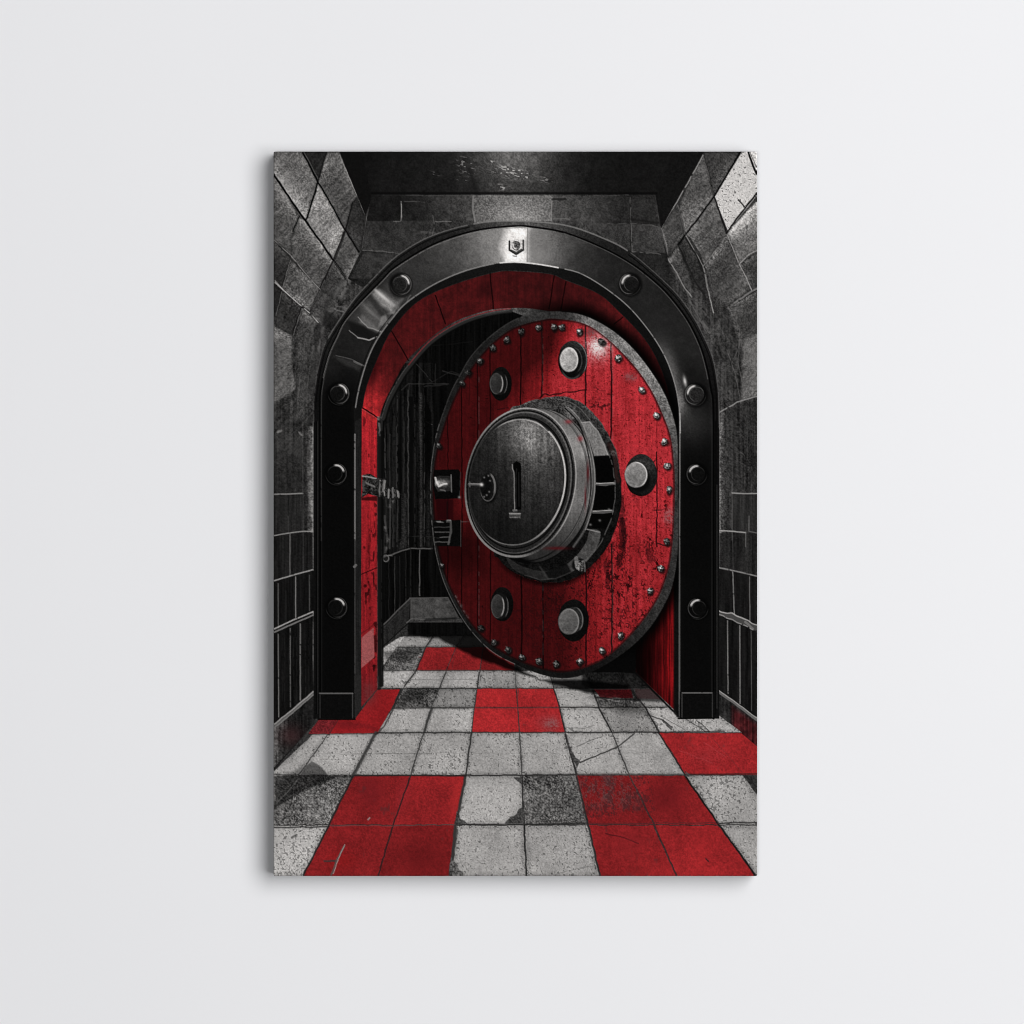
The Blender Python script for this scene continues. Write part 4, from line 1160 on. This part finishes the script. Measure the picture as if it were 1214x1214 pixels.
line([(707, 573), (727, 572.4)], 1, 178, .85, wob=.2, dash=.05)
line([(703, 607), (714, 607.5), (726, 606)], 3.2, 80, .95, wob=.15)
line([(703, 606), (725, 605)], 1, 180, .8, wob=.2, dash=.05)
for q in [(711, 617), (700, 622), (722, 604), (728, 573)]:
    glow(q[0], q[1], 1.6, 1.4, 130, .7)
FLB = spl([(600, 660), (618, 671), (645, 677), (668, 671), (685, 657), (695, 642), (700, 628), (712, 631), (708, 648), (697, 664), (680, 677), (660, 685.5), (640, 687), (622, 682), (608, 674)], 4, True)
poly(FLB, texg(lambda sl: 34 + 34 * sm(625, 700, XX[sl]), fine=.12, med=.1), wob=.2)
poly([(646, 678), (672, 668), (677, 678), (657, 686), (649, 685)], texg(12, fine=.3), .9, soft=1)
line([(640, 672), (650, 686)], 2, 60, .6, soft=1)
line([(696, 627.6), (711, 631)], 1.4, 140, .8, wob=.2)
line([(711, 632), (707, 648), (696, 664)], 1, 84, .6, wob=.4, dash=.2)
line([(622, 682), (640, 687.5), (660, 686)], 1, 74, .5, wob=.4, dash=.2)
# drum
A0 = .16
for k in range(26):                                              # side of the drum, swept from back to front
    t = k / 25
    cx, cy = 636 - 17 * t, 576.5 - 4 * t
    rx, ry = 69 - 3 * t, 92 - 3 * t

    def side(sl, d, u, v, t=t):
        X, Y = XX[sl], YY[sl]
        g = 94 - 52 * sm(.1, .95, v) + 44 * np.exp(-((v + .62) / .22) ** 2) + 16 * np.exp(-((v - .1) / .18) ** 2) - 52 * sm(.35, .0, u) * sm(.0, .6, v)
        if t < .12:
            g = g * .25
        elif t < .36:
            g = g * .95
        elif t < .46:
            g = g * .38
        return np.clip(g * (1 + .07 * FINE[sl] + .05 * VERT[sl]), 6, 190)
    oval(cx, cy, rx, ry, side, ang=A0, pid=p_dial)
ring(636, 576.5, 69, 92, 1.4, 128, ang=A0, a=.6, arc=(-.4, 1.0))
ring(629, 575, 67.8, 90.8, 1.4, 118, ang=A0, a=.6, arc=(-.2, 1.3))
for q in [(674, 500, 4, 2.4), (688, 520, 3, 3), (697, 560, 1.6, 10), (694, 590, 1.2, 12), (660, 650, 14, 2)]:
    glow(q[0], q[1], q[2], q[3], (140, 40, 46) if q[1] < 540 else (80, 14, 18), .7)
glow(676, 488, 10, 6, 150, .5, grit=.7, ang=.8)
line(spl([(660, 473), (676, 477), (691, 488), (706, 508), (718, 530), (727, 556), (729, 590), (724, 616), (713, 642), (697, 662), (680, 676)], 5), 1.2, 104, .6, wob=.4, dash=.2)
line(spl([(673, 484), (687, 499), (697, 524), (703, 552), (704, 580), (700, 606), (693, 628), (680, 648)], 5), 2.6, 92, .75, soft=.9)
line(spl([(674, 483), (688, 498), (698, 523), (704, 552), (705, 580), (701, 606), (694, 628)], 5), 1, 150, .7, dash=.1)
line(spl([(670, 484), (684, 499), (694, 524), (699.5, 552), (700.5, 580), (697, 604), (690, 626), (676, 646)], 5), 1.4, 10, .85)
glow(691, 538, 2, 7, 190, .45)
# front ring, groove and face
RX, RY, FX, FY = 65.7, 89.3, 617.3, 572
oval(FX, FY, RX, RY, lambda sl, d, u, v: np.clip((30 + 26 * sm(.2, -.9, v) + 10 * sm(0, .9, u)) * (1 + .3 * FINE[sl]), 4, 150), ang=A0, pid=p_dial)
ring(FX, FY, RX - .8, RY - .8, 1.7, 165, ang=A0, a=.85, arc=(-.9, 2.2))
ring(FX, FY, RX - .8, RY - .8, 2.6, 142, ang=A0, a=.8, arc=(2.0, 1.1))
ring(FX, FY, RX - .8, RY - .8, 1.3, 120, ang=A0, a=.7, arc=(3.2, .9))
ring(FX - .6, FY, RX - 3.6, RY - 3.8, 1.6, 8, ang=A0, a=.9)
ring(FX - 1, FY, RX - 5.5, RY - 5.6, 1.2, 112, ang=A0, a=.7, arc=(-.7, 2.3))
ring(FX - 1, FY, RX - 5, RY - 5, 1, 96, ang=A0, a=.7, arc=(1.7, 1.2))
ring(FX - 2, FY, RX - 8, RY - 9, 3.4, 34, ang=A0, a=.6)
ring(FX - 2, FY + .3, RX - 8.5, RY - 11, 1.5, 6, ang=A0, a=.9)


def dialf(sl, d, u, v):
    X, Y = XX[sl], YY[sl]
    g = 27 + 84 * np.exp(-((X - 630) / 36) ** 2 - ((Y - 512) / 34) ** 2) + 26 * np.exp(-((X - 646) / 30) ** 2 - ((Y - 560) / 50) ** 2)
    g = g - 8 * sm(.2, 1, v)
    return np.clip(g * (1 + .2 * FINE[sl] + .13 * VERT[sl] + .07 * MED[sl]), 4, 200)


oval(FX - 4.4, FY - .3, RX - 9, RY - 14.5, dialf, ang=A0, pid=p_dial)
ring(FX - 4.4, FY - .3, RX - 9, RY - 14.5, 1.9, 205, ang=A0, a=.85, arc=(-.25, 1.5))
ring(FX - 4.4, FY - .3, RX - 9, RY - 14.5, 1.4, 165, ang=A0, a=.8, arc=(-1.5, .9))
ring(FX - 4.4, FY - .3, RX - 9, RY - 14.5, 1.4, 125, ang=A0, a=.7, arc=(1.2, 1.1))
ring(FX - 4.4, FY - .3, RX - 9, RY - 14.5, 1.0, 52, ang=A0, a=.6, arc=(3.0, 1.2))
ring(FX - 3.8, FY - .3, RX - 7.4, RY - 12, 1.6, 12, ang=A0, a=.8, arc=(-.6, 2.2))
line([(640, 500), (650, 510)], 2.5, 18, .7)
# slot with its sill
poly(spl([(608, 552), (608.5, 548), (612.5, 546), (616.5, 548), (617.8, 553)], 5) + [(617.8, 604), (610, 605), (609.5, 565)], texg(5, fine=.3))
line(spl([(607.4, 551), (607.6, 556), (609.6, 563), (609.8, 585), (610.2, 604)], 4), 1.3, 132, .85, wob=.15)
line([(615, 560), (615.3, 600)], 1.2, 30, .8)
line([(612, 556), (612, 602)], 1.2, 40, .6, wob=.6)
line([(608, 549), (612, 546), (617, 548.5)], 1, 66, .7)
line([(609, 606), (613, 605.5)], 2.6, 110, .8, wob=1)
poly([(603.8, 608.4), (617.2, 608.7), (616.8, 614.4), (604.2, 614)], texg(96, fine=.2), wob=.15)
line([(605.4, 611.4), (611, 611.5)], 2, 40, .8, wob=.3)
line([(612.5, 611.6), (615.6, 611.7)], 1.8, 52, .7, wob=.3)
line([(603.8, 608.6), (617, 608.8)], 1, 170, .8)
glow(610.5, 618, 2, 2.2, 16, .6)

# keyhole boss and key
oval(580, 579, 9.6, 17.6, 5, a=.8, soft=1.6)
oval(578.3, 577.5, 9.2, 16.8, lambda sl, d, u, v: np.clip(20 * (1 + .3 * FINE[sl]), 3, 80))
ring(578.3, 577.5, 8.6, 16.2, 2.4, 118, a=.8, arc=(-.35, 1.1))
ring(578.3, 577.5, 8.8, 16.4, 1.2, 92, a=.8, arc=(1.6, 1.5))
oval(576.4, 577.5, 6.6, 14.2, texg(13, fine=.3))
line([(556, 574.3), (563, 574.3), (571, 574.6)], 3.2, 62, .95)
line([(556, 573.5), (570, 573.8)], 1.1, 152, .8, dash=.05)
line([(557, 571.5), (557, 577)], 1.4, 96, .8)
glow(571, 574.5, 2.2, 2.2, 215, .9)
for q in [(574, 566), (579, 564), (581, 570), (577, 587), (574, 589), (580, 583)]:
    glow(q[0], q[1], 1.1, 1.1, 120, .8)
# bolt under the wheel
b = pid('printed_bolt')
oval(686.5, 670, 8.4, 8, 8, a=.9, soft=1.2)
oval(687.5, 670, 6.5, 7, lambda sl, d, u, v: np.clip((66 + 50 * FINE[sl]) - 34 * u, 10, 210), pid=b, wob=1)
line([(683, 661), (684, 667)], 4.5, 118, .7, wob=1)
line([(690, 658), (694, 662)], 3, 60, .8, wob=1)
glow(686, 672, 3, 3, 150, .7, grit=.5)
line([(692, 665), (694, 677)], 2, 92, .8, wob=.8)

# ================================================================ finishing of the print


def blur(a, n):
    for ax in (0, 1):
        p = np.concatenate([np.repeat(a.take([0], ax), n, ax), a, np.repeat(a.take([-1], ax), n, ax)], ax)
        c = np.cumsum(p, ax, dtype=np.float64)
        z = np.zeros_like(c.take([0], ax))
        c = np.concatenate([z, c], ax)
        m = a.shape[ax]
        hi = c.take(range(2 * n + 1, 2 * n + 1 + m), ax)
        lo = c.take(range(0, m), ax)
        a = ((hi - lo) / (2 * n + 1)).astype(f4)
    return a


lum = img.mean(2, keepdims=True)
img = img * (1 + (.03 * FINE)[..., None] * sm(.03, .2, lum))
img = np.clip(img + .5 * (img - blur(img, 1)), .012, .97)       # crisp, etched edges
INK = np.where(img <= .04045, img / 12.92, ((img + .055) / 1.055) ** 2.4).astype(f4)
# ================================================================== END PAINTER


# ================================================================== materials


def nodes(m):
    m.use_nodes = True
    return m.node_tree.nodes, m.node_tree.links, m.node_tree.nodes["Principled BSDF"]


def mat_print():
    m = bpy.data.materials.new("printed_canvas")
    N, Lk, P = nodes(m)
    A = N.new("ShaderNodeAttribute")
    A.attribute_name = "ink"
    Lk.new(A.outputs["Color"], P.inputs["Base Color"])
    P.inputs["Roughness"].default_value = 0.8
    P.inputs["Specular IOR Level"].default_value = 0.0
    tc = N.new("ShaderNodeTexCoord")                              # faint weave of the cloth
    ws = []
    for ax in 'XZ':
        w = N.new("ShaderNodeTexWave")
        w.wave_type = 'BANDS'
        w.bands_direction = ax
        w.inputs["Scale"].default_value = 260
        w.inputs["Distortion"].default_value = 0.4
        Lk.new(tc.outputs["Object"], w.inputs["Vector"])
        ws.append(w)
    ad = N.new("ShaderNodeMath")
    Lk.new(ws[0].outputs["Fac"], ad.inputs[0])
    Lk.new(ws[1].outputs["Fac"], ad.inputs[1])
    B = N.new("ShaderNodeBump")
    B.inputs["Strength"].default_value = 0.06
    B.inputs["Distance"].default_value = 0.0003
    Lk.new(ad.outputs[0], B.inputs["Height"])
    Lk.new(B.outputs["Normal"], P.inputs["Normal"])
    return m


def mat_wall():
    m = bpy.data.materials.new("painted_plaster")
    N, Lk, P = nodes(m)
    tc = N.new("ShaderNodeTexCoord")
    n1 = N.new("ShaderNodeTexNoise")
    n1.inputs["Scale"].default_value = 2.2
    n1.inputs["Detail"].default_value = 3
    Lk.new(tc.outputs["Object"], n1.inputs["Vector"])
    cr = N.new("ShaderNodeValToRGB")
    cr.color_ramp.elements[0].color = (0.803, 0.808, 0.826, 1)
    cr.color_ramp.elements[1].color = (0.823, 0.826, 0.842, 1)
    Lk.new(n1.outputs["Fac"], cr.inputs["Fac"])
    Lk.new(cr.outputs["Color"], P.inputs["Base Color"])
    P.inputs["Roughness"].default_value = 0.9
    P.inputs["Specular IOR Level"].default_value = 0.1
    n2 = N.new("ShaderNodeTexNoise")
    n2.inputs["Scale"].default_value = 380
    n2.inputs["Detail"].default_value = 3
    Lk.new(tc.outputs["Object"], n2.inputs["Vector"])
    B = N.new("ShaderNodeBump")
    B.inputs["Strength"].default_value = 0.03
    B.inputs["Distance"].default_value = 0.0005
    Lk.new(n2.outputs["Fac"], B.inputs["Height"])
    Lk.new(B.outputs["Normal"], P.inputs["Normal"])
    return m


M_PRINT = mat_print()
M_WALL = mat_wall()

# ================================================================== wall


def link(name, verts, faces, mat, parent=None, colors=None, smooth=False):
    me = bpy.data.meshes.new(name)
    v = np.ascontiguousarray(verts, f4)
    f = np.ascontiguousarray(faces, np.int32)
    me.vertices.add(len(v))
    me.vertices.foreach_set("co", v.ravel())
    me.loops.add(f.size)
    me.loops.foreach_set("vertex_index", f.ravel())
    me.polygons.add(len(f))
    me.polygons.foreach_set("loop_start", np.arange(0, f.size, f.shape[1], dtype=np.int32))
    if colors is not None:
        at = me.attributes.new("ink", 'FLOAT_COLOR', 'POINT')
        c = np.ones((len(v), 4), f4)
        c[:, :3] = colors
        at.data.foreach_set("color", c.ravel())
    me.update(calc_edges=True)
    me.polygons.foreach_set("use_smooth", np.full(len(f), smooth))
    me.validate()
    me.materials.append(mat)
    o = bpy.data.objects.new(name, me)
    scn.collection.objects.link(o)
    o.parent = parent
    return o


Z = 3.0
wall = link("wall", [(-Z, 0, -Z), (Z, 0, -Z), (Z, .1, -Z), (-Z, .1, -Z), (-Z, 0, Z), (Z, 0, Z), (Z, .1, Z), (-Z, .1, Z)],
            [(0, 1, 5, 4), (1, 2, 6, 5), (2, 3, 7, 6), (3, 0, 4, 7), (4, 5, 6, 7), (3, 2, 1, 0)], M_WALL)
wall["kind"] = "structure"
wall["label"] = "plain off white painted wall behind the canvas"

# ================================================================== canvas print
root = bpy.data.objects.new("canvas_print", None)
scn.collection.objects.link(root)
root.location = (wx(611), 0, wz(PY1))
root["label"] = "canvas print of a red round vault door in a black arch, on white wall"
root["category"] = "canvas print"
OX, OZ = wx(611), wz(PY1)

# which faces of the grid belong to which printed area
fid = ids[:-1, :-1].astype(np.int32)
vi = (np.arange(H - 1)[:, None] * W + np.arange(W - 1)[None, :]).astype(np.int32)
VX = ((XX - CX) * S - OX).ravel()
VZ = ((CY - YY) * S - OZ).ravel()
VC = INK.reshape(-1, 3)
CLOTH = np.array((.045, .044, .043), f4)
LAB = {
    'printed_side_wall': None, 'printed_ceiling': 'dark ceiling at the top of the print',
    'printed_floor': 'red, white and grey chequered floor in the print',
    'printed_vault_door': 'round red plank vault door in the print',
    'printed_lock_wheel': 'big grey round lock with a slot and a keyhole',
    'printed_arch': 'polished black steel arch round the vault',
    'printed_red_lining': 'red inside of the arch',
}
SUB = {'printed_rivet': p_door, 'printed_boss': p_door, 'printed_lock': p_door, 'printed_lock_wheel': p_door, 'printed_door_rim': p_door}
objs = {}


def area(k, parent):
    q = vi[fid == k]
    if q.size == 0:
        return None
    F = np.stack([q, q + W, q + W + 1, q + 1], 1)                  # faces the room
    u, inv = np.unique(F, return_inverse=True)
    V = np.stack([VX[u], np.full(len(u), -DEPTH, f4), VZ[u]], 1)
    o = link(NAMES[k], V, inv.reshape(F.shape), M_PRINT, parent, VC[u])
    if LAB.get(NAMES[k]):
        o["label"] = LAB[NAMES[k]]
    return o


order = [k for k in range(1, len(NAMES)) if NAMES[k] not in SUB and NAMES[k] != 'printed_bolt']
for k in order:
    objs[k] = area(k, root)
for k in range(1, len(NAMES)):
    if k in objs:
        continue
    nm = NAMES[k]
    par = objs[SUB[nm]] if nm in SUB else (objs[p_door] if k > p_dial else objs[p_arch])
    objs[k] = area(k, par)

# unprinted cloth wrapped round the edges of the stretcher
R = 1.3 * S
prof = [(0, 0)] + [(R * math.sin(t), R * (1 - math.cos(t))) for t in np.linspace(0, math.pi / 2, 5)[1:]]
depths = [p[1] for p in prof] + [DEPTH * .5, DEPTH - .0005]
outs = [p[0] for p in prof] + [R] * 2
nd = len(depths)
edge_idx = [(0, j) for j in range(W)] + [(i, W - 1) for i in range(1, H)] + [(H - 1, j) for j in range(W - 2, -1, -1)] + [(i, 0) for i in range(H - 2, 0, -1)]
EI = np.array(edge_idx)
n = len(EI)
nx = np.zeros(n)
nzv = np.zeros(n)
nzv[EI[:, 0] == 0] = 1
nzv[EI[:, 0] == H - 1] = -1
nx[EI[:, 1] == 0] = -1
nx[EI[:, 1] == W - 1] = 1
ln = np.maximum(np.hypot(nx, nzv), 1e-6)
bx = VX[EI[:, 0] * W + EI[:, 1]]
bz = VZ[EI[:, 0] * W + EI[:, 1]]
V, C = [], []
for q in range(nd):
    V.append(np.stack([bx + nx / ln * outs[q], np.full(n, -DEPTH + depths[q]), bz + nzv / ln * outs[q]], 1))
    ink = INK[EI[:, 0], EI[:, 1]]
    w = min(1.0, max(0.0, (depths[q] - .4 * R) / (.6 * R)))
    C.append(ink * (1 - w) + CLOTH * w)
V = np.concatenate(V)
C = np.concatenate(C)
a = np.arange(n)
b2 = (a + 1) % n
F = np.concatenate([np.stack([q * n + a, q * n + b2, (q + 1) * n + b2, (q + 1) * n + a], 1) for q in range(nd - 1)])
link("canvas_edge", V, F, M_PRINT, root, C, smooth=True)
